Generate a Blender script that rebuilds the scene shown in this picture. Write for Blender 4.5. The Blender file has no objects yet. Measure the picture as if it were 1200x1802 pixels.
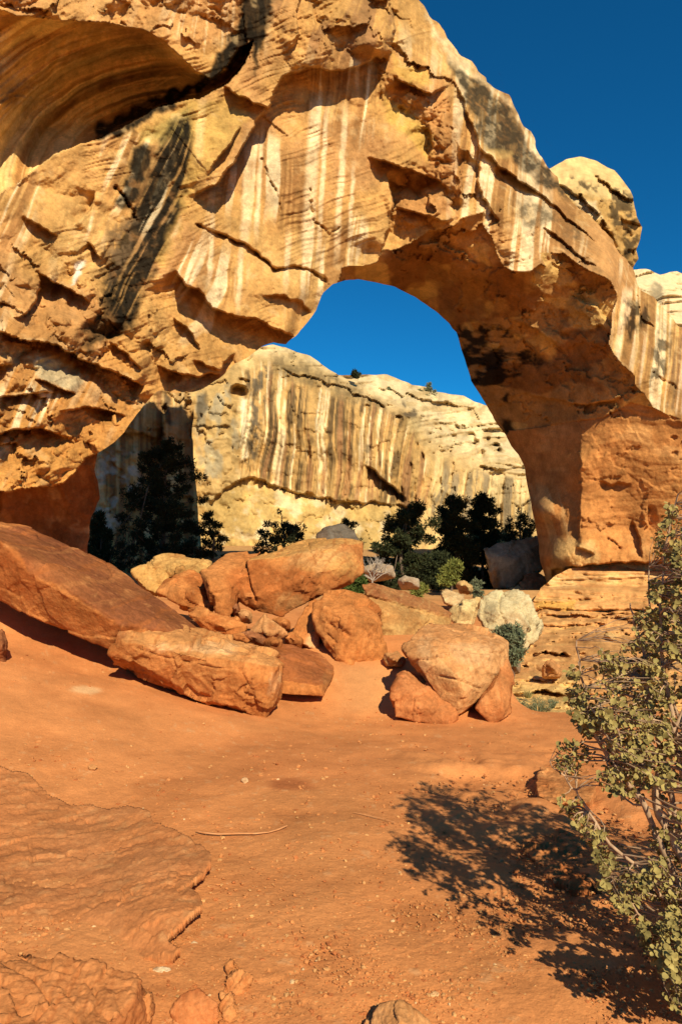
import bpy, bmesh, math, random
import numpy as np
from mathutils import Vector

# ------------------------------------------------------------------ camera, sky, sun, exposure
scene = bpy.context.scene
F_PX, CX, HZ, EYE = 1200.0, 600.0, 940.0, 1.7      # focal length, centre column and horizon row on the 1200 x 1802 photo
cam_d = bpy.data.cameras.new("camera")
cam = bpy.data.objects.new("camera", cam_d)
scene.collection.objects.link(cam)
cam.location = (0, 0, EYE)
cam.rotation_euler = (math.radians(90), 0, 0)
cam_d.sensor_fit = 'VERTICAL'
cam_d.sensor_height = 36.0
cam_d.lens = F_PX / 1802.0 * 36.0
cam_d.shift_y = (HZ - 901.0) / 1802.0
cam_d.clip_start = 0.05
cam_d.clip_end = 3000.0
scene.camera = cam

SUN_EL, SUN_AZ = math.radians(38.0), math.radians(17.0)   # azimuth: to the right of straight behind the camera
SUN_DIR = Vector((math.sin(SUN_AZ) * math.cos(SUN_EL), -math.cos(SUN_AZ) * math.cos(SUN_EL), math.sin(SUN_EL)))
sun_d = bpy.data.lights.new("sun", 'SUN')
sun_d.energy = 5.0
sun_d.angle = math.radians(0.5)
sun_d.color = (1.0, 0.89, 0.69)
sun = bpy.data.objects.new("sun", sun_d)
sun.rotation_euler = SUN_DIR.to_track_quat('Z', 'Y').to_euler()
scene.collection.objects.link(sun)

world = bpy.data.worlds.new("World")
scene.world = world
world.use_nodes = True
wn, wl = world.node_tree.nodes, world.node_tree.links
wn.clear()
sky = wn.new('ShaderNodeTexSky')
sky.sky_type = 'NISHITA'
sky.sun_disc = False
sky.sun_elevation = SUN_EL
sky.sun_rotation = math.pi - SUN_AZ
sky.altitude = 1800
sky.air_density = 0.8
sky.dust_density = 0.15
sky.ozone_density = 3.0
tint = wn.new('ShaderNodeMix'); tint.data_type = 'RGBA'; tint.blend_type = 'MULTIPLY'
tint.inputs['Factor'].default_value = 1.0
tint.inputs['B'].default_value = (0.06, 0.66, 0.92, 1)
bg = wn.new('ShaderNodeBackground')
bg.inputs['Strength'].default_value = 0.094
wo = wn.new('ShaderNodeOutputWorld')
wl.new(sky.outputs[0], tint.inputs['A'])
wl.new(tint.outputs['Result'], bg.inputs['Color'])
wl.new(bg.outputs[0], wo.inputs[0])

vs = scene.view_settings
vs.view_transform = 'Standard'; vs.look = 'None'; vs.gamma = 1.0; vs.use_curve_mapping = False
vs.exposure = 0.46
scene.render.engine = 'CYCLES'
scene.cycles.max_bounces = 8
scene.cycles.diffuse_bounces = 3

# ------------------------------------------------------------------ numeric helpers
def at(px, py, Y):
    return Vector(((px - CX) * Y / F_PX, Y, EYE - (py - HZ) * Y / F_PX))

def atn(PX, PY, D):
    return np.stack([(PX - CX) * D / F_PX, D, EYE - (PY - HZ) * D / F_PX], -1)

def sstep(x, a, b):
    t = np.clip((x - a) / (b - a), 0, 1)
    return t * t * (3 - 2 * t)

def _h(ix, iy, iz, seed):
    h = (ix.astype(np.int64) * 374761393 + iy.astype(np.int64) * 668265263 + iz.astype(np.int64) * 2147483647 + seed * 1274126177) & 0xFFFFFFFF
    h = ((h ^ (h >> 13)) * 1274126177) & 0xFFFFFFFF
    h = ((h ^ (h >> 16)) * 2246822519) & 0xFFFFFFFF
    h = h ^ (h >> 15)
    return (h & 0xFFFFFF).astype(np.float64) / 16777215.0

def vn3(x, y, z, seed=0):
    x, y, z = np.broadcast_arrays(np.asarray(x, float), np.asarray(y, float), np.asarray(z, float))
    fx, fy, fz = np.floor(x), np.floor(y), np.floor(z)
    tx, ty, tz = x - fx, y - fy, z - fz
    ix, iy, iz = fx.astype(np.int64), fy.astype(np.int64), fz.astype(np.int64)
    ux, uy, uz = [t * t * t * (t * (t * 6 - 15) + 10) for t in (tx, ty, tz)]
    r = 0
    for a in (0, 1):
        wx = ux if a else 1 - ux
        for b in (0, 1):
            wy = uy if b else 1 - uy
            for c in (0, 1):
                wz = uz if c else 1 - uz
                r = r + wx * wy * wz * _h(ix + a, iy + b, iz + c, seed)
    return r * 2 - 1

def vn2(x, y, seed=0):
    x, y = np.broadcast_arrays(np.asarray(x, float), np.asarray(y, float))
    fx, fy = np.floor(x), np.floor(y)
    tx, ty = x - fx, y - fy
    ix, iy = fx.astype(np.int64), fy.astype(np.int64)
    z = np.zeros_like(ix)
    ux, uy = [t * t * t * (t * (t * 6 - 15) + 10) for t in (tx, ty)]
    return 2 * ((1 - ux) * (1 - uy) * _h(ix, iy, z, seed) + ux * (1 - uy) * _h(ix + 1, iy, z, seed)
                + (1 - ux) * uy * _h(ix, iy + 1, z, seed) + ux * uy * _h(ix + 1, iy + 1, z, seed)) - 1

def fbm2(x, y, o=4, seed=0, gain=0.5):
    r, a, s = 0, 1.0, 0
    for k in range(o):
        r = r + a * vn2(x * 2.03 ** k + 17.3 * k, y * 2.03 ** k - 9.1 * k, seed + k); s += a; a *= gain
    return r / s * 1.6

def fbm3(p, sc, o=4, seed=0, gain=0.5):
    r, a, s = 0, 1.0, 0
    for k in range(o):
        q = p / sc * 2.03 ** k
        r = r + a * vn3(q[..., 0] + 17.3 * k, q[..., 1] - 9.1 * k, q[..., 2] + 3.7 * k, seed + k); s += a; a *= gain
    return r / s * 1.6

def facet2(u, v, seed=0, slope=1.0, mode='max'):
    """chiselled planes: each jittered cell has its own tilted plane; 'max' keeps the outermost (continuous), 'step' the nearest"""
    iu, iv = np.floor(u).astype(np.int64), np.floor(v).astype(np.int64)
    best = np.full(u.shape, -1e9); val = np.zeros(u.shape)
    for a in (-1, 0, 1):
        for b in (-1, 0, 1):
            cu, cv = iu + a, iv + b
            z = np.zeros_like(cu)
            du = u - (cu + 0.1 + 0.8 * _h(cu, cv, z, seed)); dv = v - (cv + 0.1 + 0.8 * _h(cu, cv, z + 1, seed))
            h = 0.5 * (_h(cu, cv, z + 2, seed) * 2 - 1) + slope * ((_h(cu, cv, z + 3, seed) * 2 - 1) * du + (_h(cu, cv, z + 4, seed) * 2 - 1) * dv)
            d2 = du * du + dv * dv
            key = h - 1.3 * d2 if mode == 'max' else -d2
            m = key > best
            best = np.where(m, key, best); val = np.where(m, h, val)
    return (best if mode == 'max' else val)

def facet3(p, seed=0, slope=1.0):
    x, y, z = p[..., 0], p[..., 1], p[..., 2]
    ix, iy, iz = [np.floor(t).astype(np.int64) for t in (x, y, z)]
    best = np.full(x.shape, 1e9); val = np.zeros(x.shape)
    for a in (-1, 0, 1):
        for b in (-1, 0, 1):
            for c in (-1, 0, 1):
                cx, cy, cz = ix + a, iy + b, iz + c
                dx = x - (cx + _h(cx, cy, cz, seed)); dy = y - (cy + _h(cx, cy, cz, seed + 11)); dz = z - (cz + _h(cx, cy, cz, seed + 23))
                d2 = dx * dx + dy * dy + dz * dz
                h = 0.5 * (2 * _h(cx, cy, cz, seed + 31) - 1) + slope * ((2 * _h(cx, cy, cz, seed + 41) - 1) * dx + (2 * _h(cx, cy, cz, seed + 43) - 1) * dy + (2 * _h(cx, cy, cz, seed + 47) - 1) * dz)
                m = d2 < best
                best = np.where(m, d2, best); val = np.where(m, h, val)
    return val

def inside(PX, PY, poly):
    r = np.zeros(PX.shape, bool)
    n = len(poly)
    for i in range(n):
        (x0, y0), (x1, y1) = poly[i], poly[(i + 1) % n]
        if y0 == y1: continue
        c = (y0 > PY) != (y1 > PY)
        r ^= c & (PX < (x1 - x0) * (PY - y0) / (y1 - y0) + x0)
    return r

def pdist(PX, PY, poly, closed=False):
    """signed distance to a polyline (positive on its right-hand side in picture coordinates = below when it runs left to right), and the position along it 0..1"""
    pts = list(poly) + ([poly[0]] if closed else [])
    L = [math.hypot(pts[i + 1][0] - pts[i][0], pts[i + 1][1] - pts[i][1]) for i in range(len(pts) - 1)]
    tot = sum(L); acc = 0
    best = np.full(PX.shape, 1e9); sg = np.ones(PX.shape); T = np.zeros(PX.shape)
    for i in range(len(L)):
        (x0, y0), (x1, y1) = pts[i], pts[i + 1]
        dx, dy = (x1 - x0) / L[i], (y1 - y0) / L[i]
        t = np.clip((PX - x0) * dx + (PY - y0) * dy, 0, L[i])
        ex, ey = PX - x0 - t * dx, PY - y0 - t * dy
        d = np.sqrt(ex * ex + ey * ey)
        m = d < best - 1e-6
        best = np.where(m, d, best)
        vx, vy = np.full(PX.shape, dx), np.full(PX.shape, dy)
        for end, j in ((t <= 0, i - 1), (t >= L[i], i + 1)):     # at a bend use the mean direction, so that the side stays right
            if closed: j %= len(L)
            if 0 <= j < len(L):
                vx = np.where(end, dx + (pts[j + 1][0] - pts[j][0]) / L[j], vx); vy = np.where(end, dy + (pts[j + 1][1] - pts[j][1]) / L[j], vy)
        sg = np.where(m, np.sign(vx * ey - vy * ex), sg)
        T = np.where(m, (acc + t) / tot, T)
        acc += L[i]
    return best * sg, T

def tps(pts, PX, PY):
    """thin-plate spline through (px, py, value) points"""
    P = np.array(pts, float)
    x, y = P[:, 0] / 300, P[:, 1] / 300
    def U(r2): return np.where(r2 > 0, r2 * np.log(np.maximum(r2, 1e-12)), 0)
    n = len(P)
    K = U((x[:, None] - x) ** 2 + (y[:, None] - y) ** 2) + np.eye(n) * 0.004
    A = np.zeros((n + 3, n + 3)); A[:n, :n] = K; A[:n, n] = 1; A[:n, n + 1] = x; A[:n, n + 2] = y
    A[n, :n] = 1; A[n + 1, :n] = x; A[n + 2, :n] = y
    w = np.linalg.solve(A, np.concatenate([P[:, 2], [0, 0, 0]]))
    X, Y = PX / 300, PY / 300
    r = w[n] + w[n + 1] * X + w[n + 2] * Y
    for i in range(n):
        r = r + w[i] * U((X - x[i]) ** 2 + (Y - y[i]) ** 2)
    return r

def ragged(poly, amp=2.0, seg=6.0, seed=1, closed=True):
    """the same outline broken into short pieces with a fractal wobble"""
    out = []
    pts = list(poly) + ([poly[0]] if closed else [])
    s = 0.0
    for i in range(len(pts) - 1):
        (x0, y0), (x1, y1) = pts[i], pts[i + 1]
        L = math.hypot(x1 - x0, y1 - y0); n = max(1, int(L / seg))
        for k in range(n):
            t = k / n
            s += L / n
            w = (float(fbm2(np.array(s / 28.0), np.array(seed * 3.7), 4, seed)) * amp) if k or L < 60 else 0
            out.append((x0 + (x1 - x0) * t - (y1 - y0) / max(L, 1e-6) * w, y0 + (y1 - y0) * t + (x1 - x0) / max(L, 1e-6) * w))
    if not closed: out.append(pts[-1])
    return out

# ------------------------------------------------------------------ meshes and tags
def new_mesh(name, V, faces, col=None, smooth=True):
    """faces: list of integer arrays (n,3) or (n,4)"""
    faces = [np.asarray(f, np.int32) for f in faces if len(f)]
    me = bpy.data.meshes.new(name)
    V = np.asarray(V, np.float32)
    me.vertices.add(len(V)); me.vertices.foreach_set('co', V.ravel())
    loops = np.concatenate([f.ravel() for f in faces])
    cnt = np.concatenate([np.full(len(f), f.shape[1], np.int32) for f in faces])
    st = np.concatenate([[0], np.cumsum(cnt)[:-1]]).astype(np.int32)
    me.loops.add(len(loops)); me.loops.foreach_set('vertex_index', loops)
    me.polygons.add(len(cnt)); me.polygons.foreach_set('loop_start', st)
    me.polygons.foreach_set('use_smooth', np.full(len(cnt), smooth))
    me.update(calc_edges=True); me.validate()
    if col is not None:
        a = me.color_attributes.new('Col', 'FLOAT_COLOR', 'POINT')
        a.data.foreach_set('color', np.concatenate([np.asarray(col, np.float32), np.ones((len(V), 1), np.float32)], 1).ravel())
    return me

def link(name, me, mat, parent=None, loc=None):
    o = bpy.data.objects.new(name, me)
    scene.collection.objects.link(o)
    if mat: me.materials.append(mat)
    if parent: o.parent = parent
    if loc is not None: o.location = loc
    return o

def tag(o, label=None, cat=None, group=None, kind=None):
    if label: o['label'] = label
    if cat: o['category'] = cat
    if group: o['group'] = group
    if kind: o['kind'] = kind
    return o

def thing(name, label, cat, loc=(0, 0, 0), group=None):
    o = bpy.data.objects.new(name, None)
    scene.collection.objects.link(o)
    o.location = loc
    o.empty_display_size = 0.2
    return tag(o, label, cat, group)

def compact(V, faces, col=None):
    used = np.zeros(len(V), bool)
    for f in faces:
        if len(f): used[np.asarray(f).ravel()] = True
    idx = np.cumsum(used) - 1
    return V[used], [idx[np.asarray(f)] for f in faces if len(f)], (col[used] if col is not None else None)

# ------------------------------------------------------------------ materials
def attr_mat(name, n1=1.5, n2=9.0, bump=0.35, bscale=(3.0, 22.0), var=0.35, rough=0.92, bdist=0.05, zstretch=1.0, spec=0.04):
    m = bpy.data.materials.new(name); m.use_nodes = True
    N, L = m.node_tree.nodes, m.node_tree.links
    N.clear()
    out = N.new('ShaderNodeOutputMaterial'); pb = N.new('ShaderNodeBsdfPrincipled')
    pb.inputs['Roughness'].default_value = rough
    pb.inputs['Specular IOR Level'].default_value = spec
    at_ = N.new('ShaderNodeAttribute'); at_.attribute_name = 'Col'
    geo = N.new('ShaderNodeNewGeometry')
    mp = N.new('ShaderNodeMapping'); mp.inputs['Scale'].default_value = (1, 1, zstretch)
    L.new(geo.outputs['Position'], mp.inputs['Vector'])
    prev = at_.outputs['Color']
    for sc, amt in ((n1, var), (n2, var * 0.8)):
        no = N.new('ShaderNodeTexNoise'); no.inputs['Scale'].default_value = sc; no.inputs['Detail'].default_value = 9; no.inputs['Roughness'].default_value = 0.74
        L.new(mp.outputs[0], no.inputs['Vector'])
        mr = N.new('ShaderNodeMapRange'); mr.inputs['From Min'].default_value = 0.3; mr.inputs['From Max'].default_value = 0.7
        mr.inputs['To Min'].default_value = 1 - amt; mr.inputs['To Max'].default_value = 1 + amt * 0.7
        L.new(no.outputs['Fac'], mr.inputs['Value'])
        mx = N.new('ShaderNodeMix'); mx.data_type = 'RGBA'; mx.blend_type = 'MULTIPLY'; mx.inputs['Factor'].default_value = 1
        L.new(prev, mx.inputs['A']); L.new(mr.outputs[0], mx.inputs['B'])
        prev = mx.outputs['Result']
    L.new(prev, pb.inputs['Base Color'])
    last = None
    for k, sc in enumerate(bscale):
        no = N.new('ShaderNodeTexNoise'); no.inputs['Scale'].default_value = sc; no.inputs['Detail'].default_value = 8; no.inputs['Roughness'].default_value = 0.62
        L.new(mp.outputs[0], no.inputs['Vector'])
        b = N.new('ShaderNodeBump'); b.inputs['Strength'].default_value = bump; b.inputs['Distance'].default_value = bdist / (1 + 2.5 * k)
        L.new(no.outputs['Fac'], b.inputs['Height'])
        if last: L.new(last.outputs[0], b.inputs['Normal'])
        last = b
    L.new(last.outputs[0], pb.inputs['Normal'])
    L.new(pb.outputs[0], out.inputs[0])
    return m

def flat_mat(name, a, b, scale=3.0, rough=0.8, trans=0.0):
    m = bpy.data.materials.new(name); m.use_nodes = True
    N, L = m.node_tree.nodes, m.node_tree.links
    pb = N['Principled BSDF']; pb.inputs['Roughness'].default_value = rough
    pb.inputs['Specular IOR Level'].default_value = 0.2
    geo = N.new('ShaderNodeNewGeometry')
    no = N.new('ShaderNodeTexNoise'); no.inputs['Scale'].default_value = scale; no.inputs['Detail'].default_value = 4
    L.new(geo.outputs['Position'], no.inputs['Vector'])
    cr = N.new('ShaderNodeMix'); cr.data_type = 'RGBA'
    cr.inputs['A'].default_value = (*a, 1); cr.inputs['B'].default_value = (*b, 1)
    mr = N.new('ShaderNodeMapRange'); mr.inputs['From Min'].default_value = 0.32; mr.inputs['From Max'].default_value = 0.68
    L.new(no.outputs['Fac'], mr.inputs['Value']); L.new(mr.outputs[0], cr.inputs['Factor'])
    L.new(cr.outputs['Result'], pb.inputs['Base Color'])
    if trans > 0:
        tr = N.new('ShaderNodeBsdfTranslucent'); mx = N.new('ShaderNodeMixShader'); mx.inputs[0].default_value = trans
        L.new(cr.outputs['Result'], tr.inputs['Color']); L.new(pb.outputs[0], mx.inputs[1]); L.new(tr.outputs[0], mx.inputs[2])
        L.new(mx.outputs[0], N['Material Output'].inputs[0])
    return m

M_ARCH = attr_mat('arch_sandstone', 0.9, 9.0, 0.5, (4.0, 16.0), 0.32, bdist=0.09)
M_CLIFF = attr_mat('cliff_sandstone', 0.4, 2.2, 0.5, (0.7, 3.5), 0.22, bdist=0.35)
M_ROCK = attr_mat('boulder_sandstone', 2.2, 20.0, 0.75, (10.0, 50.0), 0.42, bdist=0.03)
M_SHELF = attr_mat('shelf_sandstone', 4.0, 60.0, 0.6, (40.0, 140.0), 0.30, bdist=0.010)
M_DIRT = attr_mat('red_dirt', 1.2, 70.0, 0.7, (26.0, 120.0), 0.27, bdist=0.011)

# ------------------------------------------------------------------ relief surfaces (rock faces seen from the valley floor)
class Relief:
    def __init__(s, x0, x1, y0, y1, step, outline):
        s.xs = np.arange(x0, x1 + step, step, float); s.ys = np.arange(y0, y1 + step, step, float)
        s.PX, s.PY = np.meshgrid(s.xs, s.ys)
        s.step = step; s.outline = outline
        s.D = np.zeros(s.PX.shape); s.C = np.zeros(s.PX.shape + (3,))
        s.WX = fbm2(s.PX / 16, s.PY / 16, 4, 91); s.WY = fbm2(s.PX / 16 + 50, s.PY / 16, 4, 95)
    def win(s, poly, m):
        P = np.array(poly, float)
        i0 = max(0, int((P[:, 0].min() - m - s.xs[0]) / s.step)); i1 = min(len(s.xs), int((P[:, 0].max() + m - s.xs[0]) / s.step) + 2)
        j0 = max(0, int((P[:, 1].min() - m - s.ys[0]) / s.step)); j1 = min(len(s.ys), int((P[:, 1].max() + m - s.ys[0]) / s.step) + 2)
        return slice(j0, max(j1, j0)), slice(i0, max(i1, i0))
    def ledge(s, poly, up=0.8, fu=60, dn=0.5, fd=40, jit=3.0, fade=0.22, edge=1.5):
        """rock on the left-hand (upper) side of the line stands out by up, on the other side it is hollowed by dn"""
        w = s.win(poly, 3 * max(fu, fd))
        if s.D[w].size == 0: return
        d, T = pdist(s.PX[w], s.PY[w], poly)
        d = d + jit * s.WX[w]
        f = sstep(T, 0, fade) * (1 - sstep(T, 1 - fade, 1)) if fade > 0 else 1.0
        # keep the effect from fanning out round the two ends
        side = sstep(d, -edge, edge)
        s.D[w] += f * (-(1 - side) * up * np.maximum(0, 1 + np.minimum(d, 0) / (1.9 * fu)) + side * dn * np.maximum(0, 1 - np.maximum(d, 0) / (1.9 * fd)))
    def crack(s, poly, w_=2.5, dep=0.35, jit=3.0, dark=0.5):
        w = s.win(poly, 20)
        if s.D[w].size == 0: return
        d, T = pdist(s.PX[w], s.PY[w], poly)
        d = np.abs(d + jit * s.WX[w])
        m = np.exp(-(d / w_) ** 2) * (0.35 + 0.65 * sstep(vn2(T * 23, T * 0 + 3.3, 5), -0.4, 0.3))
        s.D[w] += dep * m
    def mask(s, poly, soft=12, jit=0.0):
        w = s.win(poly, soft * 2 + 20)
        out = np.zeros(s.D.shape)
        if s.D[w].size == 0: return out
        X = s.PX[w] + jit * s.WX[w]; Y = s.PY[w] + jit * s.WY[w]
        ins = inside(X, Y, poly)
        d, _ = pdist(X, Y, poly, True)
        d = np.where(ins, np.abs(d), -np.abs(d))
        out[w] = sstep(d, -soft * 0.5, soft * 0.5)
        return out
    def band(s, line, width, soft=0.5, jit=6.0):
        """mask along a polyline of (px, py) with constant half width"""
        w = s.win(line, width * 3 + 20)
        out = np.zeros(s.D.shape)
        if s.D[w].size == 0: return out
        d, T = pdist(s.PX[w], s.PY[w], line)
        d = np.abs(d + jit * s.WX[w])
        out[w] = 1 - sstep(d, width * (1 - soft), width * (1 + soft))
        return out
    def shade_var(s, amp=0.3, seed=0):
        """blotchy tone of the bare stone"""
        n = 0.5 * fbm2(s.PX / 45, s.PY / 60, 4, 801 + seed) + 0.5 * fbm2(s.PX / 9, s.PY / 13, 4, 811 + seed, 0.6)
        s.C *= np.clip(1 + amp * n, 0.35, 1.5)[..., None]
    def paint(s, m, c, a=1.0):
        m = (m * a)[..., None]
        s.C = s.C * (1 - m) + np.array(c) * m
    def mesh_parts(s, lab=None, rear=6.0):
        """split into one mesh per label value; returns {label: (V, F, C)} and the rear shell"""
        ins = inside(s.PX, s.PY, s.outline)
        ny, nx = s.PX.shape
        cell = ins[:-1, :-1] & ins[1:, :-1] & ins[:-1, 1:] & ins[1:, 1:]
        I = np.arange(ny * nx).reshape(ny, nx)
        q = np.stack([I[:-1, :-1], I[1:, :-1], I[1:, 1:], I[:-1, 1:]], -1)[cell]
        # snap the rim to the outline so that silhouettes are not stair-stepped
        cnt = np.zeros(ny * nx, int); np.add.at(cnt, q.ravel(), 1)
        rim = np.where((cnt > 0) & (cnt < 4))[0]
        px, py = s.PX.ravel().copy(), s.PY.ravel().copy()
        X, Y = px[rim], py[rim]
        best = np.full(len(rim), 1e9); bx, by = X.copy(), Y.copy()
        ol = s.outline
        for i in range(len(ol)):
            (x0, y0), (x1, y1) = ol[i], ol[(i + 1) % len(ol)]
            dx, dy = x1 - x0, y1 - y0; LL = dx * dx + dy * dy
            if LL == 0: continue
            t = np.clip(((X - x0) * dx + (Y - y0) * dy) / LL, 0, 1)
            qx, qy = x0 + t * dx, y0 + t * dy
            d = (qx - X) ** 2 + (qy - Y) ** 2
            m = d < best
            best = np.where(m, d, best); bx = np.where(m, qx, bx); by = np.where(m, qy, by)
        ok = best < (1.6 * s.step) ** 2
        px[rim[ok]] = bx[ok]; py[rim[ok]] = by[ok]
        V = atn(px, py, s.D.ravel()); C = s.C.reshape(-1, 3)
        res = {}
        lc = (lab[:-1, :-1][cell] if lab is not None else np.zeros(len(q), int))
        for v in np.unique(lc):
            res[int(v)] = compact(V, [q[lc == v]], C)
        # rear shell: same outline pushed back along the sight lines, closed round the rim
        VB = atn(px, py, s.D.ravel() + rear)
        e = np.concatenate([q[:, [0, 1]], q[:, [1, 2]], q[:, [2, 3]], q[:, [3, 0]]])
        key = np.minimum(e[:, 0], e[:, 1]) * (ny * nx) + np.maximum(e[:, 0], e[:, 1])
        u, inv, c = np.unique(key, return_inverse=True, return_counts=True)
        be = e[c[inv] == 1]
        n = ny * nx
        sk = np.stack([be[:, 1], be[:, 0], be[:, 0] + n, be[:, 1] + n], -1)
        rb = compact(np.concatenate([V, VB]), [q[:, ::-1] + n, sk], np.concatenate([C, C]))
        return res, rb

TAN = (0.50, 0.270, 0.082); CREAM = (0.76, 0.58, 0.32); ORANGE = (0.47, 0.205, 0.045); RED = (0.36, 0.125, 0.04)
BLACK = (0.013, 0.010, 0.006); YELLOW = (0.46, 0.29, 0.07); PINK = (0.40, 0.195, 0.075); DIRT = (0.60, 0.232, 0.074)

# ------------------------------------------------------------------ the lie of the land
def gz(x, y):
    x, y = np.asarray(x, float), np.asarray(y, float)
    z = -0.1 * np.clip(y - 2.5, 0, 11.5)
    L = np.log1p(np.exp(np.clip((-x - 0.7) * 2.2, -30, 30))) / 2.2
    L = np.minimum(L, 6) * 0.27 * sstep(y, 3.2, 8) * (1 - 0.75 * sstep(y, 11, 20))
    z = z + L
    z = z + 0.92 * sstep(y, 8.0, 11.2) * (1 - sstep(y, 14.5, 19)) * (1 - sstep(x / np.maximum(y, 1), 0.17, 0.30))
    z = z - 0.35 * sstep(y, 9.3, 11.2) * (1 - sstep(y, 14.5, 19)) * (1 - sstep(x / np.maximum(y, 1), -0.09, -0.04))
    z = z - 1.6 * sstep(x - 0.2 * y, 0.2, 1.3) * sstep(y, 9.0, 12.0) * (1 - sstep(y, 32, 36))
    z = z - 1.2 * sstep(y, 34, 50) + 1.6 * sstep(y, 55, 80)
    return z

def ground_hit(PX, PY, h=0.0, it=40):
    """where the sight line through a photo point meets the ground raised by h"""
    PX, PY = np.asarray(PX, float), np.asarray(PY, float)
    D = np.full(np.broadcast(PX, PY).shape, 4.0)
    k = (PY - HZ) / F_PX
    for _ in range(it):
        z = gz((PX - CX) * D / F_PX, D) + h
        D = 0.5 * D + 0.5 * np.clip((EYE - z) / np.maximum(k, 1e-3), 0.3, 200)
    return D
# ------------------------------------------------------------------ the natural arch
def build_arch():
    sky_line = [(560, -270), (620, -165), (690, -70), (735, 0), (757, 28), (780, 55), (797, 76), (815, 95), (838, 118), (860, 140), (882, 160), (900, 180), (913, 200), (925, 220),
                (938, 244), (950, 265), (970, 295), (987, 322), (1000, 345), (1025, 372), (1055, 397), (1075, 425), (1100, 455), (1115, 480),
                (1120, 497), (1150, 530), (1175, 553), (1200, 576), (1260, 632), (1345, 700)]
    pillar = [(1345, 1040), (1060, 1040), (965, 1043), (960, 1020), (951, 990), (947, 960), (940, 915), (930, 865), (922, 822), (912, 800), (900, 785), (890, 765), (875, 745), (857, 715),
              (845, 695), (830, 670), (820, 640), (810, 610), (802, 585), (790, 570), (765, 547), (730, 522), (695, 505), (660, 497), (630, 491), (600, 494)]
    left_low = [(585, 500), (570, 515), (556, 545), (549, 556), (525, 587), (503, 607), (482, 603), (460, 610), (437, 628), (415, 640), (400, 653), (385, 668), (365, 681), (350, 689), (340, 692), (320, 690),
                (300, 689), (280, 688), (268, 698), (260, 706), (240, 731), (230, 747), (220, 761), (200, 781), (185, 790), (172, 797), (167, 825), (172, 845), (175, 876), (160, 912), (154, 965), (152, 1010), (-170, 1010), (-170, -270)]
    outline = ragged(sky_line, 6.0, 6, 3, False)[:-1] + ragged(pillar, 1.6, 7, 5, False)[:-1] + ragged(left_low, 2.2, 6, 8, False)
    R = Relief(-160, 1330, -260, 1036, 1.7, outline)
    PX, PY, WX, WY = R.PX, R.PY, R.WX, R.WY

    # large form: outer face ...
    face = [(-160, 880, 18.2), (0, 880, 19), (140, 830, 21.2), (60, 760, 20), (-160, 600, 19), (0, 600, 20.5), (200, 740, 22.5), (0, 300, 23), (0, 0, 24), (-160, 300, 21.5), (-160, -100, 22.5), (-160, -260, 23.5),
            (300, 690, 24.6), (220, 540, 23.7), (300, 400, 25.5), (300, 100, 26.3), (150, 450, 23.8), (380, 650, 26), (450, 600, 27), (528, 588, 28.3), (565, 500, 28.8), (460, 480, 27.4), (550, 350, 28.3), (420, 300, 26.9),
            (500, 200, 28.3), (500, 50, 28), (400, 0, 27), (300, -100, 27), (500, -120, 28.8), (620, -150, 31), (650, 465, 30), (600, 472, 29.5), (630, 380, 29.6), (620, 250, 29.4), (620, 100, 29.2), (690, -60, 31.5), (660, 20, 29.7),
            (735, 0, 32.8), (780, 60, 34), (720, 60, 30.9), (720, 150, 30.3), (760, 250, 30.7), (720, 350, 30.1), (800, 160, 32), (850, 150, 34.8), (840, 300, 31.6), (850, 378, 31), (890, 230, 33.9), (925, 222, 36.8),
            (890, 440, 31.5), (960, 455, 32), (900, 330, 32.4), (950, 270, 36.8), (950, 350, 33.6), (1000, 350, 37.6), (1000, 430, 33.2), (1055, 400, 38), (1075, 480, 33), (1060, 440, 34.6), (1115, 480, 38.4), (1110, 540, 34), (1120, 500, 37.6),
            (1085, 590, 33.2), (1120, 650, 33.1), (1200, 576, 37.6), (1180, 640, 34.2), (1160, 715, 33.4), (1240, 750, 33), (1330, 700, 37), (1330, 800, 32.6)]
    DF = tps(face, PX, PY)
    # ... and the underside with the right-hand buttress
    under = [(600, 494, 30.4), (600, 474, 29.7), (650, 466, 30.1), (630, 491, 32.5), (660, 497, 35), (695, 505, 37.5), (730, 522, 39.8), (765, 547, 41.2), (802, 585, 42.6), (820, 640, 43.2), (857, 715, 43.4), (890, 765, 43.2), (920, 820, 43), (930, 865, 42.8),
             (945, 930, 41.5), (949, 975, 41), (961, 1030, 40.4), (700, 440, 30.6), (760, 410, 30.9), (850, 400, 31.4), (880, 465, 31.8), (930, 480, 32.2), (990, 446, 32.8), (1050, 483, 33), (1085, 520, 33.1), (1070, 605, 33.4), (1115, 680, 33.6), (1150, 720, 33.7),
             (760, 480, 34.6), (800, 530, 37.2), (860, 520, 35), (900, 600, 37.4), (980, 540, 34.4), (1000, 620, 35.2), (860, 650, 40.6), (950, 700, 38.6), (1040, 680, 35), (910, 750, 41.6), (1000, 740, 37.0), (960, 800, 39.6),
             (1018, 820, 35.9), (1018, 900, 36.0), (1016, 1000, 36.0), (1004, 870, 36.9), (1004, 1000, 36.7), (985, 900, 37.2), (985, 1000, 36.9), (955, 900, 37.8), (965, 980, 37.4), (1080, 760, 34.5), (1080, 850, 35.1), (1080, 950, 35.3), (1080, 1030, 35.5), (1200, 760, 33.3), (1200, 820, 33.2), (1200, 900, 33.6), (1200, 1030, 34.0), (1330, 850, 32.3), (1330, 1030, 32.5)]
    DU = tps(under, PX, PY)
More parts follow.
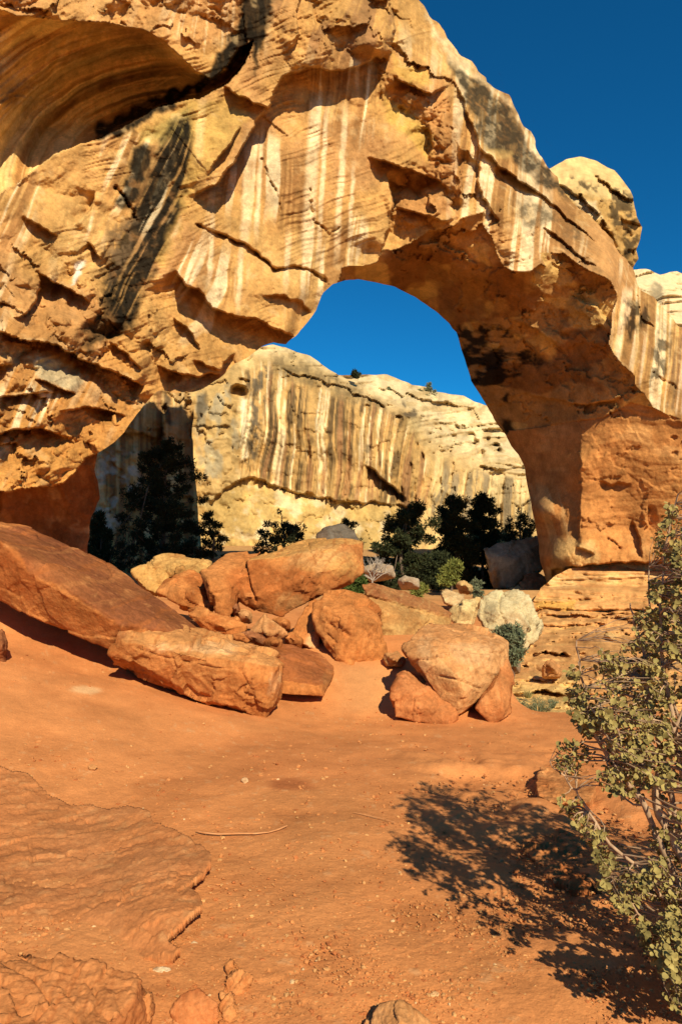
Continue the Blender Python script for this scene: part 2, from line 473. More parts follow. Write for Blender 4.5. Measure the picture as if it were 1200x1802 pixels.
    rim = [(600, 494), (600, 472), (615, 465), (650, 465), (667, 457), (675, 440), (700, 436), (725, 430), (755, 405), (800, 400), (812, 385), (850, 372), (850, 400), (865, 415), (870, 440), (880, 465), (900, 480), (930, 480), (950, 465), (960, 470),
           (950, 446), (990, 445), (1015, 465), (1030, 475), (1050, 483), (1075, 496), (1085, 520), (1075, 550), (1072, 590), (1070, 605), (1080, 625), (1095, 645), (1115, 662), (1117, 680), (1140, 702), (1150, 718), (1200, 740), (1345, 800)]
    rimr = ragged(rim, 3.0, 6, 12, False)
    under_poly = rimr + [(1345, 1060), (940, 1060)] + [(x - 8, y + 4) for (x, y) in pillar[2:]] + [(590, 500)]
    mu = inside(PX, PY, under_poly)
    lab = np.where(mu, 1, 0)
    crest = [(1140, 690), (1115, 715), (1060, 738), (1000, 745), (930, 800), (905, 795)]
    butt = inside(PX, PY, [(1150, 718), (1110, 708), (1060, 735), (1000, 742), (950, 752), (895, 758), (880, 790), (900, 1070), (1345, 1070), (1345, 790)])
    lab = np.where(mu & butt, 2, lab)
    drim, _ = pdist(PX, PY, rim)
    D = np.where(mu, DU + 0.25 * (1 - np.exp(-np.abs(drim) / 14)), DF)
    R.D = D
    dF = (~mu).astype(float); dU = mu.astype(float)
    nb = butt & mu

    # ---- the outer face, feature by feature
    # hanging alcove at the upper left: roof falls back from the lip, floor ledge closes it below
    lip = [(-170, -28), (-60, 0), (0, 13), (30, 27), (70, 32), (145, 38), (200, 40), (255, 52), (285, 70), (310, 92), (345, 126), (372, 138), (395, 120), (418, 88)]
    floor_ = [(-170, 420), (-60, 372), (0, 342), (45, 312), (75, 290), (102, 269), (170, 246), (225, 221), (285, 186), (350, 173), (400, 148), (432, 112), (446, 70)]
    al = inside(PX + 2 * WX, PY + 2 * WY, lip + floor_[::-1])
    dl, tl = pdist(PX, PY, lip); df, tf = pdist(PX, PY, floor_)
    t = np.clip(np.abs(dl) / (np.abs(dl) + np.abs(df) + 1e-6), 0, 1)
    amp = 1.8 + 4.4 * sstep(PX, -120, 120) - 2.4 * sstep(PX, 260, 430)
    prof = np.where(t < 0.8, (t / 0.8) ** 0.75, 1 - 0.25 * ((t - 0.8) / 0.2) ** 2)
    rr_ = np.hypot((PX - 318) / 1.35, PY - 335) + 5 * fbm2(PX / 90, PY / 90, 3, 4)
    strat = fbm2(rr_ / 22, PX / 900, 4, 7)
    R.D = R.D + np.where(al, amp * prof + 0.40 * strat * np.minimum(1, 6 * t), 0)
    R.D = R.D - np.where(~al & (df > -3) & (df < 60) & (PX < 330), 0.22 * np.maximum(0, 1 - np.maximum(df, 0) / 50), 0)
    # bulging cap mass over the panel, with its nose
    R.ledge([(392, 148), (420, 168), (447, 181), (472, 189), (480, 165), (500, 131), (540, 119), (600, 126), (632, 115), (662, 101), (684, 104)], 0.62, 85, 0.5, 46, 3, 0.06)
    R.ledge([(684, 108), (696, 52), (684, 0), (676, -80)], 1.0, 60, 0.8, 40, 3, 0.1)
    R.ledge([(505, 95), (525, 60), (520, 20), (535, -20)], 0.35, 30, 0.35, 30)
    R.ledge([(590, 110), (577, 70), (556, 45), (545, 0)], 0.4, 36, 0.4, 30)
    # long slanting overhang left of the smooth panel
    R.ledge([(474, 186), (457, 200), (440, 236), (415, 282), (382, 322), (345, 342), (333, 362)][::-1], 1.05, 70, 0.9, 38, 3, 0.3)
    R.ledge([(428, 215), (405, 250), (385, 275), (365, 310)][::-1], 0.3, 20, 0.4, 16)
    R.crack([(350, 395), (380, 411), (430, 431), (465, 456), (485, 476), (525, 468), (565, 486), (577, 502)], 3, 0.45)
    R.ledge([(350, 393), (380, 410), (430, 430), (465, 455), (485, 475), (525, 467), (565, 485), (577, 500)], 0.12, 40, 0.2, 26, 3)
    R.ledge([(458, 521), (500, 519), (530, 533), (552, 552)], 0.3, 40, 0.3, 26)
    R.ledge([(308, 470), (325, 500), (350, 511), (375, 540), (400, 551), (450, 561), (480, 576), (520, 592)], 0.9, 90, 1.0, 44, 3, 0.1)
    R.ledge([(300, 556), (320, 572), (342, 588), (350, 615), (335, 622)], 0.35, 30, 0.45, 26)
    R.ledge([(335, 632), (390, 651), (405, 628), (418, 618)], 0.3, 30, 0.5, 20)
    R.crack([(205, 330), (222, 348), (240, 385)], 3, 0.5)
    R.crack([(460, 280), (478, 325), (486, 335), (492, 372)], 2, 0.25)
    R.crack([(545, 335), (552, 390), (580, 415), (600, 398)], 2, 0.25)
    R.ledge([(38, 378), (60, 392), (104, 420)], 0.35, 26, 0.45, 18)
    R.ledge([(170, 335), (160, 370), (130, 400)], 0.3, 26, 0.3, 20)
    R.ledge([(155, 425), (172, 448), (182, 455)], 0.4, 26, 0.5, 16)
    R.ledge([(62, 476), (85, 490), (122, 512), (165, 535)], 0.7, 45, 0.8, 26)
    R.ledge([(20, 560), (50, 552), (72, 510), (76, 478)], 0.5, 40, 0.55, 26)
    R.ledge([(-60, 562), (0, 581), (50, 601), (100, 606), (140, 631), (200, 656), (255, 682)], 0.85, 46, 0.85, 40, 4, 0.05)
    R.ledge([(150, 560), (165, 588), (190, 596), (215, 588), (222, 572)][::-1], -0.5, 26, 0.9, 20)
    R.ledge([(190, 600), (225, 626), (250, 655)], 0.4, 30, 0.5, 20)
    R.ledge([(58, 663), (100, 680), (137, 697)], 0.45, 40, 0.5, 20)
    R.ledge([(100, 722), (150, 716), (190, 722), (228, 733)], 0.6, 40, 0.7, 24)
    R.ledge([(-80, 742), (0, 762), (35, 755), (75, 754), (120, 772)], 0.6, 44, 0.9, 34)
    R.ledge([(-80, 690), (0, 700), (40, 694), (105, 688)], 0.5, 40, 0.5, 34)
    R.ledge([(270, 640), (300, 655), (345, 662), (392, 655)], 0.7, 36, 0.9, 24)
    R.ledge([(-160, 640), (-60, 650), (40, 640)], 0.3, 40, 0.3, 30)
    # ledge and broken niche right of the panel
    R.ledge([(642, 279), (676, 281), (710, 296), (752, 311), (790, 330)], 0.7, 40, 0.75, 46)
    R.ledge([(668, 455), (684, 405), (692, 360), (680, 300)], 0.6, 60, 1.1, 46)
    R.ledge([(692, 365), (730, 372), (775, 390), (800, 384)], 0.5, 30, 0.5, 30)
    R.ledge([(752, 215), (762, 260), (748, 280)], 0.5, 30, 0.5, 24)
    R.ledge([(690, 130), (720, 150), (760, 165), (790, 150)], 0.6, 36, 0.6, 26)
    R.ledge([(760, 170), (790, 215), (800, 262), (812, 330), (818, 372)][::-1], 0.55, 34, 0.55, 34)
    R.ledge([(868, 292), (910, 315), (948, 337)], 0.35, 26, 0.5, 12)
    R.ledge([(790, 110), (825, 205), (845, 262), (885, 298), (950, 340), (1010, 392), (1080, 455)], 0.35, 26, 0.4, 60)
    R.ledge([(845, 262), (840, 320), (862, 372), (884, 402)], 0.3, 30, 0.4, 24)
    R.ledge([(950, 392), (985, 420), (1030, 460), (1062, 470)], 0.3, 30, 0.35, 20)
    R.ledge([(1118, 500), (1130, 560), (1160, 580)], 0.2, 20, 0.25, 20)
    R.crack([(1150, 655), (1185, 680), (1210, 700)], 2, 0.25)
    # broken faces: strength of the chiselled relief by place
    A = np.full(PX.shape, 0.22)
    A += 0.44 * R.mask([(-170, 430), (60, 440), (190, 470), (290, 560), (330, 640), (290, 700), (140, 870), (-170, 900)], 60)
    A += 0.62 * R.mask([(675, 60), (720, 90), (790, 130), (820, 250), (860, 380), (780, 400), (690, 400), (690, 300), (740, 290), (720, 220), (660, 160)], 36)
    A += 0.30 * R.mask([(840, 300), (900, 380), (1060, 450), (1060, 500), (880, 480), (840, 400)], 30)
    A += 0.28 * R.mask([(490, -200), (690, -200), (700, 100), (500, 125)], 40)
    A += 0.26 * R.mask([(-170, -280), (440, -280), (430, 60), (310, 90), (100, 30), (-170, -20)], 30)
    A -= 0.12 * R.mask([(345, 350), (460, 210), (640, 190), (640, 460), (560, 480), (480, 460)], 40)
    A = np.where(al, 0.05, np.maximum(A, 0.04))
    ca, sa = math.cos(0.5), math.sin(0.5)
    U1 = (PX * ca + PY * sa) / 104 + 0.10 * WX; V1 = (-PX * sa + PY * ca) / 62 + 0.10 * WY
    U2 = (PX * ca - PY * sa) / 30 + 0.2 * WX; V2 = (PX * sa + PY * ca) / 19 + 0.2 * WY
    fac = 1.5 * facet2(U1, V1, 5, 1.3, 'max') + 0.5 * facet2(U2, V2, 9, 1.3, 'max') + 0.75 * facet2(U1 * 1.2 + 7, V1 * 1.2, 6, 1.3, 'step') * sstep(A, 0.2, 0.5) + 0.28 * facet2(U2 * 0.9, V2 * 0.9, 10, 1.2, 'step') * 0.5 * sstep(A, 0.4, 0.7)
    P = atn(PX, PY, R.D)
    n1 = fbm3(P, 3.0, 4, 21); n2 = fbm3(P, 0.7, 4, 33, 0.6)
    R.D = R.D + dF * (-A * 0.75 * fac + 0.05 * n1 * (0.4 + A) + (0.022 + 0.028 * A) * n2 + 0.05 * fbm2((PX * 0.35 + PY) / 3.6 + 2.5 * fbm2(PX / 80, PY / 80, 3, 63), (PX - 0.35 * PY) / 120, 3, 65) * sstep(fbm2(PX / 90, PY / 90, 3, 67), -0.2, 0.3))
    # ---- underside and buttress relief
    fu = facet2((PX * 0.8 + PY * 0.6) / 95 + 0.2 * WX, (-PX * 0.6 + PY * 0.8) / 60 + 0.2 * WY, 15, 0.9, 'step')
    fu2 = facet2((PX * 0.8 + PY * 0.6) / 42 + 0.3 * WX, (-PX * 0.6 + PY * 0.8) / 24 + 0.3 * WY, 18, 0.9, 'step')
    bed = fbm2(PY / 9 + 1.2 * fbm2(PX / 90, PY / 90, 3, 41), PX / 160, 4, 44)
    butm = nb.astype(float)
    R.D = R.D + dU * (1 - butm) * (0.42 * fu + 0.16 * fu2 + 0.10 * n1 + 0.06 * n2) + butm * np.where(PX > 1020, 1, 0.35) * (0.16 * fu + 0.03 * fu2 + 0.04 * bed + 0.05 * n1 + 0.025 * n2)
    R.ledge([(905, 690), (960, 700), (1030, 712), (1080, 706), (1105, 690)], 0.4, 40, 0.3, 30)
    R.ledge([(1035, 600), (1060, 612), (1100, 660)], 0.3, 30, 0.3, 24)
    R.ledge([(1000, 520), (1050, 540), (1075, 580)][::-1], 0.3, 40, 0.3, 24)
    R.ledge([(900, 560), (960, 590), (1000, 625)], 0.4, 40, 0.3, 30)
    R.ledge([(820, 560), (870, 575), (915, 590), (965, 640)], 0.5, 40, 0.4, 26)
    R.ledge([(1018, 770), (1022, 840), (1018, 920), (1014, 965)], 0.5, 18, 0.2, 16, 4)         # corner of the buttress
    R.ledge([(1050, 848), (1080, 852), (1112, 850)], 0.16, 20, 0.26, 12)
    R.ledge([(1138, 888), (1140, 930), (1136, 925)][::-1], 0.2, 20, 0.3, 10)
    R.ledge([(1110, 912), (1126, 945), (1131, 985)], 0.22, 20, 0.35, 12)
    R.ledge([(1012, 960), (1030, 968), (1048, 974)], 0.3, 20, 0.3, 16)
    R.crack([(1070, 950), (1085, 958), (1092, 965)], 2, 0.3)
    R.ledge([(968, 1000), (1010, 998), (1060, 992), (1130, 990), (1345, 985)], 0.65, 30, 0.9, 60, 3, 0.02)  # notch over the footing
    # undercut foot of the left abutment
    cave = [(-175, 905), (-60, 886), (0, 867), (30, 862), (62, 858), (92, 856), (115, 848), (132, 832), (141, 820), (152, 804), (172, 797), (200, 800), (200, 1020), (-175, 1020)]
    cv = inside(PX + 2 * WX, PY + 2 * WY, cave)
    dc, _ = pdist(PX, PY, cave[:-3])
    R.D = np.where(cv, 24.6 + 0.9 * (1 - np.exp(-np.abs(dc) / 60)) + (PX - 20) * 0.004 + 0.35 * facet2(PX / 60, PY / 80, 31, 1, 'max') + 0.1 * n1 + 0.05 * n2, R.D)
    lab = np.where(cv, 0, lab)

    # ---- colour: bare stone, water streaks, desert varnish, lichen, some painted light and shade
    R.C[:] = TAN
    big = fbm2(PX / 150, PY / 150, 4, 61)
    R.paint(sstep(big, 0.05, 0.7), PINK, 0.6)
    R.paint(sstep(-big, 0.1, 0.8), (0.54, 0.33, 0.115), 0.7)
    xb = fbm2((PX * 0.35 + PY) / 3.4 + 2.5 * fbm2(PX / 80, PY / 80, 3, 63), (PX - 0.35 * PY) / 120, 3, 65)
    R.paint(sstep(xb, 0.3, 0.8) * sstep(fbm2(PX / 90, PY / 90, 3, 67), -0.2, 0.3), (0.30, 0.145, 0.045), 0.5)
    R.paint(sstep(PY + 0.25 * (600 - PX), 560, 900) * (PX < 560), ORANGE, 0.75)
    slant = PX + (0.08 + 0.34 * (1 - sstep(PX, 300, 420))) * (PY - 400) + 5 * fbm2(PX / 60, PY / 120, 3, 71)
    st = fbm2(slant / 13, PY / 330, 3, 73) + 0.35 * fbm2(slant / 4.2, PY / 200, 2, 75)
    where = sstep(fbm2(PX / 120, PY / 160, 3, 77), -0.35, 0.35)
    R.paint(sstep(st, 0.05, 0.5) * where * dF, CREAM, 0.88)
    R.paint(sstep(-st, 0.12, 0.6) * where * dF, (0.25, 0.115, 0.036), 0.78)
    for x0, wd, y0, y1 in ((440, 9, 250, 450), (462, 5, 230, 430), (425, 5, 440, 560), (556, 12, 180, 470), (575, 5, 200, 480), (607, 6, 200, 470), (540, 6, 400, 560), (622, 4, 300, 470), (508, 6, 420, 520), (355, 9, 190, 300), (375, 5, 380, 520)):
        bx = np.abs(PX - x0 + 0.06 * (PY - y0) + 3 * WX * 0.5)
        R.paint((1 - sstep(bx, wd * 0.35, wd * 1.25)) * sstep(PY, y0 - 30, y0 + 30) * (1 - sstep(PY, y1 - 60, y1 + 10)) * dF, (0.74, 0.55, 0.30), 0.75)
    # alcove strata, lightened so that the colour brightens the shaded interior
    sb = fbm2(rr_ / 15, PX / 900, 4, 83)
    R.paint(al.astype(float), (0.58, 0.32, 0.095), 0.8)
    R.paint(al.astype(float) * sstep(sb, 0.05, 0.4) * sstep(fbm2(PX / 70, PY / 40, 3, 85), -0.5, 0.2), (0.27, 0.115, 0.032), 0.7)
    R.paint(al.astype(float) * sstep(-sb, 0.05, 0.4), (0.78, 0.52, 0.20), 0.85)
    # weathered skin above the alcove
    R.paint(R.mask([(-170, -280), (470, -280), (430, 60), (310, 90), (100, 30), (-170, -20)], 30, 5), (0.50, 0.25, 0.085), 0.6)
    R.paint(R.mask([(500, -120), (690, -120), (695, 60), (660, 100), (500, 130), (480, 60)], 20, 6) * sstep(fbm2((PX + 0.35 * PY) / 17, PY / 90, 3, 86), -0.25, 0.25), (0.25, 0.125, 0.05), 0.8)
    # rubbly red-brown break
    R.paint(R.mask([(675, 80), (720, 100), (790, 140), (800, 200), (815, 330), (800, 380), (700, 400), (690, 310), (750, 300), (730, 240), (680, 180)], 30, 6), (0.42, 0.19, 0.06), 0.75)
    R.paint(R.mask([(672, 170), (720, 190), (760, 240), (755, 280), (720, 240), (680, 210)], 16, 6), (0.50, 0.31, 0.07), 0.8)
    R.paint(R.mask([(690, 95), (745, 120), (760, 150), (720, 150), (690, 130)], 14, 6), (0.56, 0.33, 0.08), 0.8)
    # lichen-yellow stone
    R.paint(R.mask([(330, 180), (430, 165), (440, 200), (400, 260), (350, 320), (320, 380), (290, 470), (270, 460), (320, 330), (335, 250), (300, 240), (240, 235)], 22, 8), YELLOW, 0.6)
    R.paint(R.mask([(250, 235), (335, 190), (335, 250), (240, 250)], 14, 6), (0.33, 0.24, 0.07), 0.7)
    # desert varnish, and recess shade painted in the same black
    grain = sstep(fbm2(PX / 7, PY / 16, 4, 97), -0.75, 0.1)
    grain2 = sstep(fbm2((PX + 0.5 * PY + 5 * WX) / 13, (PY - 0.3 * PX + 5 * WY) / 11, 5, 99, 0.65), -0.6, 0.4)
    varn = np.zeros(PX.shape)
    vst = 0.42 + 0.58 * sstep(fbm2((slant + 0.12 * (PY - 400)) / 10, PY / 260, 3, 98) + 0.25 * grain2, -0.45, 0.05)
    v = R.mask([(300, 215), (340, 200), (340, 255), (332, 310), (318, 365), (300, 420), (278, 470), (254, 520), (230, 580), (195, 565), (176, 512), (190, 465), (206, 425), (230, 375), (254, 330), (272, 285), (280, 245)], 18, 6)
    R.paint(v * vst * (0.94 + 0.06 * grain), BLACK, 0.99)
    varn = np.maximum(varn, v)
    v = R.mask([(250, 255), (268, 258), (262, 300), (245, 345), (225, 360), (205, 370), (215, 340), (228, 305), (232, 262)], 12, 6)
    R.paint(v * (0.92 + 0.08 * grain), BLACK, 0.98)
    R.paint(R.mask([(195, 395), (240, 385), (225, 470), (190, 500), (180, 470)], 26, 8) * grain, (0.14, 0.085, 0.04), 0.8)
    varn = np.maximum(varn, v)
    v = R.mask([(432, -270), (485, -270), (487, 0), (472, 50), (455, 95), (452, 130), (440, 70), (425, 100), (390, 130), (370, 150), (300, 190), (215, 240), (170, 246), (168, 220), (205, 205), (262, 172), (305, 158), (352, 138), (385, 105), (408, 60), (425, 20)], 12, 7)
    R.paint(v * (0.94 + 0.06 * grain), BLACK, 0.99)  # varnish streak, plus the shadow band painted along the alcove edge
    R.paint(R.mask([(150, 570), (180, 560), (215, 565), (220, 590), (190, 592), (165, 620), (150, 625)], 14, 8), BLACK, 0.85)  # black hollow: the darkness of the recess is put into the colour
    R.paint(R.mask([(175, 530), (210, 520), (222, 555), (215, 580), (190, 570)], 16, 8), BLACK, 0.6)
    # lichen and varnish on the shoulder of the span
    sh = R.mask([(785, 100), (800, 112), (822, 130), (845, 142), (872, 172), (898, 190), (918, 232), (934, 268), (952, 285), (968, 305), (990, 332), (1003, 352), (985, 345), (950, 320), (905, 285), (895, 272), (880, 268), (848, 262), (842, 232), (828, 198), (812, 160)], 12, 7)
    R.paint(sh * (0.72 + 0.28 * grain2), (0.050, 0.036, 0.019), 0.96)
    R.paint(R.mask([(850, 255), (880, 262), (905, 270), (890, 280), (860, 275)], 10, 5), (0.48, 0.30, 0.10), 0.7)
    for poly, a in (([(900, 345), (930, 352), (965, 368), (985, 385), (960, 395), (930, 402), (912, 385)], 0.8), ([(990, 400), (1010, 392), (1028, 412), (1034, 436), (1010, 425)], 0.75), ([(985, 425), (1040, 460), (1060, 480), (1040, 482), (1000, 450)], 0.6)):
        R.paint(R.mask(poly, 16, 9) * (0.5 + 0.5 * grain2), (0.10, 0.07, 0.036), a)
    R.paint(R.mask([(875, 300), (915, 318), (955, 345), (940, 350), (890, 325)], 8, 4), (0.72, 0.56, 0.34), 0.8)
    R.paint(R.mask([(740, 10), (800, 85), (900, 185), (930, 240), (900, 190), (840, 140), (790, 110), (760, 60)], 14, 6), (0.66, 0.50, 0.27), 0.6)
    # streaked outer face at the right
    sr = fbm2((PX + 0.12 * PY) / 9, PY / 240, 3, 101)
    rz = R.mask([(1075, 520), (1120, 505), (1210, 590), (1345, 700), (1345, 790), (1150, 710), (1075, 610)], 14, 4)
    R.paint(rz * sstep(sr, 0.05, 0.6), (0.70, 0.50, 0.28), 0.65)
    R.paint(rz * sstep(-sr, 0.1, 0.7) * sstep(fbm2(PX / 60, PY / 70, 3, 103), -0.3, 0.3), (0.13, 0.075, 0.04), 0.75)
    R.paint(R.mask([(1100, 530), (1135, 535), (1140, 570), (1115, 585), (1100, 610), (1095, 560)], 12, 7) * grain, BLACK, 0.85)
    R.paint(R.mask([(1160, 570), (1180, 590), (1170, 660), (1140, 680), (1145, 620)], 12, 7) * grain, BLACK, 0.8)
    # underside
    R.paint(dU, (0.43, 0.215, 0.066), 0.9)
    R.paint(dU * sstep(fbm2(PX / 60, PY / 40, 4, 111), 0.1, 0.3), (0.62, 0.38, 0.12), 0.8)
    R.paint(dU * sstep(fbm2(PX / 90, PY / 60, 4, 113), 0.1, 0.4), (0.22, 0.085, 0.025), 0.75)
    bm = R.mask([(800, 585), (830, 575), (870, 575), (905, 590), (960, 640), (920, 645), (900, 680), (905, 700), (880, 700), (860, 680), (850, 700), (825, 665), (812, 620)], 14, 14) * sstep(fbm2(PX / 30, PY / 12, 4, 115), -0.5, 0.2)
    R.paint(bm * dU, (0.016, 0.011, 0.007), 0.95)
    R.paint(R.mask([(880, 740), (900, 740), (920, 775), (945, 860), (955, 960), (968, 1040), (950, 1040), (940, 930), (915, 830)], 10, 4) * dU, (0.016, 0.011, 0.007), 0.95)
    # buttress
    R.paint(butm, (0.47, 0.195, 0.055), 0.9)
    R.paint(butm * sstep(fbm2(PX / 70, PY / 40, 4, 117), 0.0, 0.6), (0.56, 0.29, 0.10), 0.6)
    R.paint(butm * sstep(bed, 0.25, 0.9), (0.38, 0.15, 0.045), 0.5)
    R.paint(R.mask([(968, 945), (1045, 955), (1050, 995), (968, 1000)], 14, 6), (0.60, 0.38, 0.14), 0.7)
    R.paint(R.mask([(960, 998), (1345, 992), (1345, 1050), (960, 1050)], 8, 3), (0.62, 0.40, 0.16), 0.8)
    R.paint(R.mask([(930, 850), (985, 860), (1005, 960), (960, 960)], 16, 5) * sstep(fbm2((PX - 0.3 * PY) / 9, PY / 120, 3, 119), -0.2, 0.3), (0.62, 0.38, 0.15), 0.6)
    # foot: dark red stone, with the undercut's shade partly put into the colour
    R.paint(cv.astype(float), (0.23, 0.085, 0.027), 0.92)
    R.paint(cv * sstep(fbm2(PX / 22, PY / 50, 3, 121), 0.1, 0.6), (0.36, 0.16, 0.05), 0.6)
    # pale slab and pale scars on the left
    R.paint(R.mask([(62, 628), (102, 632), (152, 662), (135, 692), (60, 663)], 8, 3), (0.50, 0.40, 0.22), 0.8)
    R.paint(R.mask([(130, 465), (150, 458), (140, 490), (128, 500)], 8, 5), (0.70, 0.62, 0.50), 0.8)
    R.shade_var(0.34)
    R.paint(dF * (1 - varn) * sstep(n2, 0.35, 0.9), (0.64, 0.43, 0.19), 0.35)
    R.paint(dF * sstep(-n2, 0.35, 0.9), (0.34, 0.16, 0.05), 0.4)

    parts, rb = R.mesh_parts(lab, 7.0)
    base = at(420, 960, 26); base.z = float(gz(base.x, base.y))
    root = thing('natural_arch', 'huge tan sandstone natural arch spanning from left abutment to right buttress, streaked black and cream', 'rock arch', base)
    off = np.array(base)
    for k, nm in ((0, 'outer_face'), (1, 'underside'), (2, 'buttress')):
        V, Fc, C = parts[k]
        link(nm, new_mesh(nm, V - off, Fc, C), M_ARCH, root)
    link('rear_face', new_mesh('rear_face', rb[0] - off, rb[1], np.broadcast_to(np.array(TAN), rb[0].shape)), M_ARCH, root)

    # bedded footing under the buttress, stepping down to the valley floor
    ol = ragged([(952, 1036), (975, 1012), (1000, 1001), (1040, 996), (1345, 992), (1345, 1420), (1120, 1350), (1000, 1305), (925, 1292), (885, 1268), (895, 1200), (915, 1160), (938, 1128), (950, 1108), (938, 1090), (932, 1066)], 2, 6, 77)
    B = Relief(876, 1340, 988, 1420, 2.0, ol)
    X, Y = B.PX, B.PY
    w = 6 * fbm2(X / 80, Y / 30, 4, 131)
    yy = Y + w * sstep(Y, 1010, 1060)
    prof = [(988, 36.5), (1004, 35.9), (1006, 34.9), (1032, 34.3), (1036, 32.6), (1040, 31.6), (1056, 30.9), (1058, 30.5), (1074, 29.9), (1076, 30.3), (1080, 29.4), (1092, 28.4), (1094, 28.0), (1106, 27), (1108, 26.6), (1118, 25.6), (1121, 24.4), (1128, 23.8), (1136, 21.5), (1150, 18.6), (1170, 16.4), (1190, 14.8), (1210, 13.4), (1240, 11.8), (1270, 10.6), (1292, 9.85), (1330, 8.8), (1420, 7.2)]
    B.D = np.interp(yy, [p[0] for p in prof], [p[1] for p in prof])
    lay = fbm2(yy / 3.6, X / 120 + 0.5 * fbm2(X / 40, Y / 40, 2, 5), 3, 133)
    lower = sstep(Y, 1125, 1160)
    B.D += (1 - lower) * (0.42 * lay * sstep(Y, 1072, 1082) + 0.16 * lay) * (B.D / 30)
    fz = facet2((X + 0.4 * Y) / 46 + 0.3 * B.WX, Y / 11 + 0.3 * B.WY, 137, 0.8, 'step')
    B.D += (1 - lower) * 0.35 * fz * sstep(Y, 1038, 1060) + lower * (B.D / 20) * (0.42 * fz + 0.25 * lay)
    B.D += 0.005 * B.D * fbm2(X / 26, Y / 9, 3, 139)
    B.ledge([(900, 1222), (950, 1216), (1000, 1226)], 0.3, 16, 0.5, 8)
    B.ledge([(930, 1150), (960, 1146), (1010, 1154)], 0.7, 14, 0.9, 8)
    B.C[:] = (0.56, 0.27, 0.09)
    B.paint(sstep(lay, 0.1, 0.6), (0.58, 0.33, 0.11), 0.7)
    B.paint(sstep(-lay, 0.2, 0.7) * sstep(Y, 1070, 1085), (0.40, 0.19, 0.06), 0.7)
    B.paint(sstep(fbm2(X / 60, Y / 24, 3, 141), 0.1, 0.6), (0.58, 0.31, 0.11), 0.5)
    B.paint(B.mask([(940, 1056), (1010, 1056), (1012, 1074), (940, 1074)], 6, 4), (0.56, 0.31, 0.055), 0.6)
    B.paint(B.mask([(962, 1000), (1040, 1004), (1160, 1012), (1160, 1034), (965, 1034)], 8, 3) * sstep(fbm2(X / 40, Y / 14, 3, 143), -0.5, 0.3), (0.66, 0.45, 0.19), 0.6)
    B.paint(B.mask([(900, 1200), (1010, 1190), (1030, 1300), (930, 1290), (890, 1265)], 24, 6), (0.62, 0.40, 0.14), 0.8)
    B.shade_var(0.35, 7)
    parts, rb = B.mesh_parts(None, 3.0)
    V, Fc, C = parts[0]
    link('bedded_footing', new_mesh('bedded_footing', V - off, Fc, C), M_ARCH, root)
    return R, B

# ------------------------------------------------------------------ the cliffs behind the arch
def relief_thing(R, name, label, cat, part, base, rear, mat, group=None):
    parts, rb = R.mesh_parts(None, rear)
    root = thing(name, label, cat, base, group)
    off = np.array(base)
    V, Fc, C = parts[0]
    link(part, new_mesh(part, V - off, Fc, C), mat, root)
    link('rear_face', new_mesh('rear_face', rb[0] - off, rb[1], np.broadcast_to(C.mean(0), rb[0].shape)), mat, root)
    return root

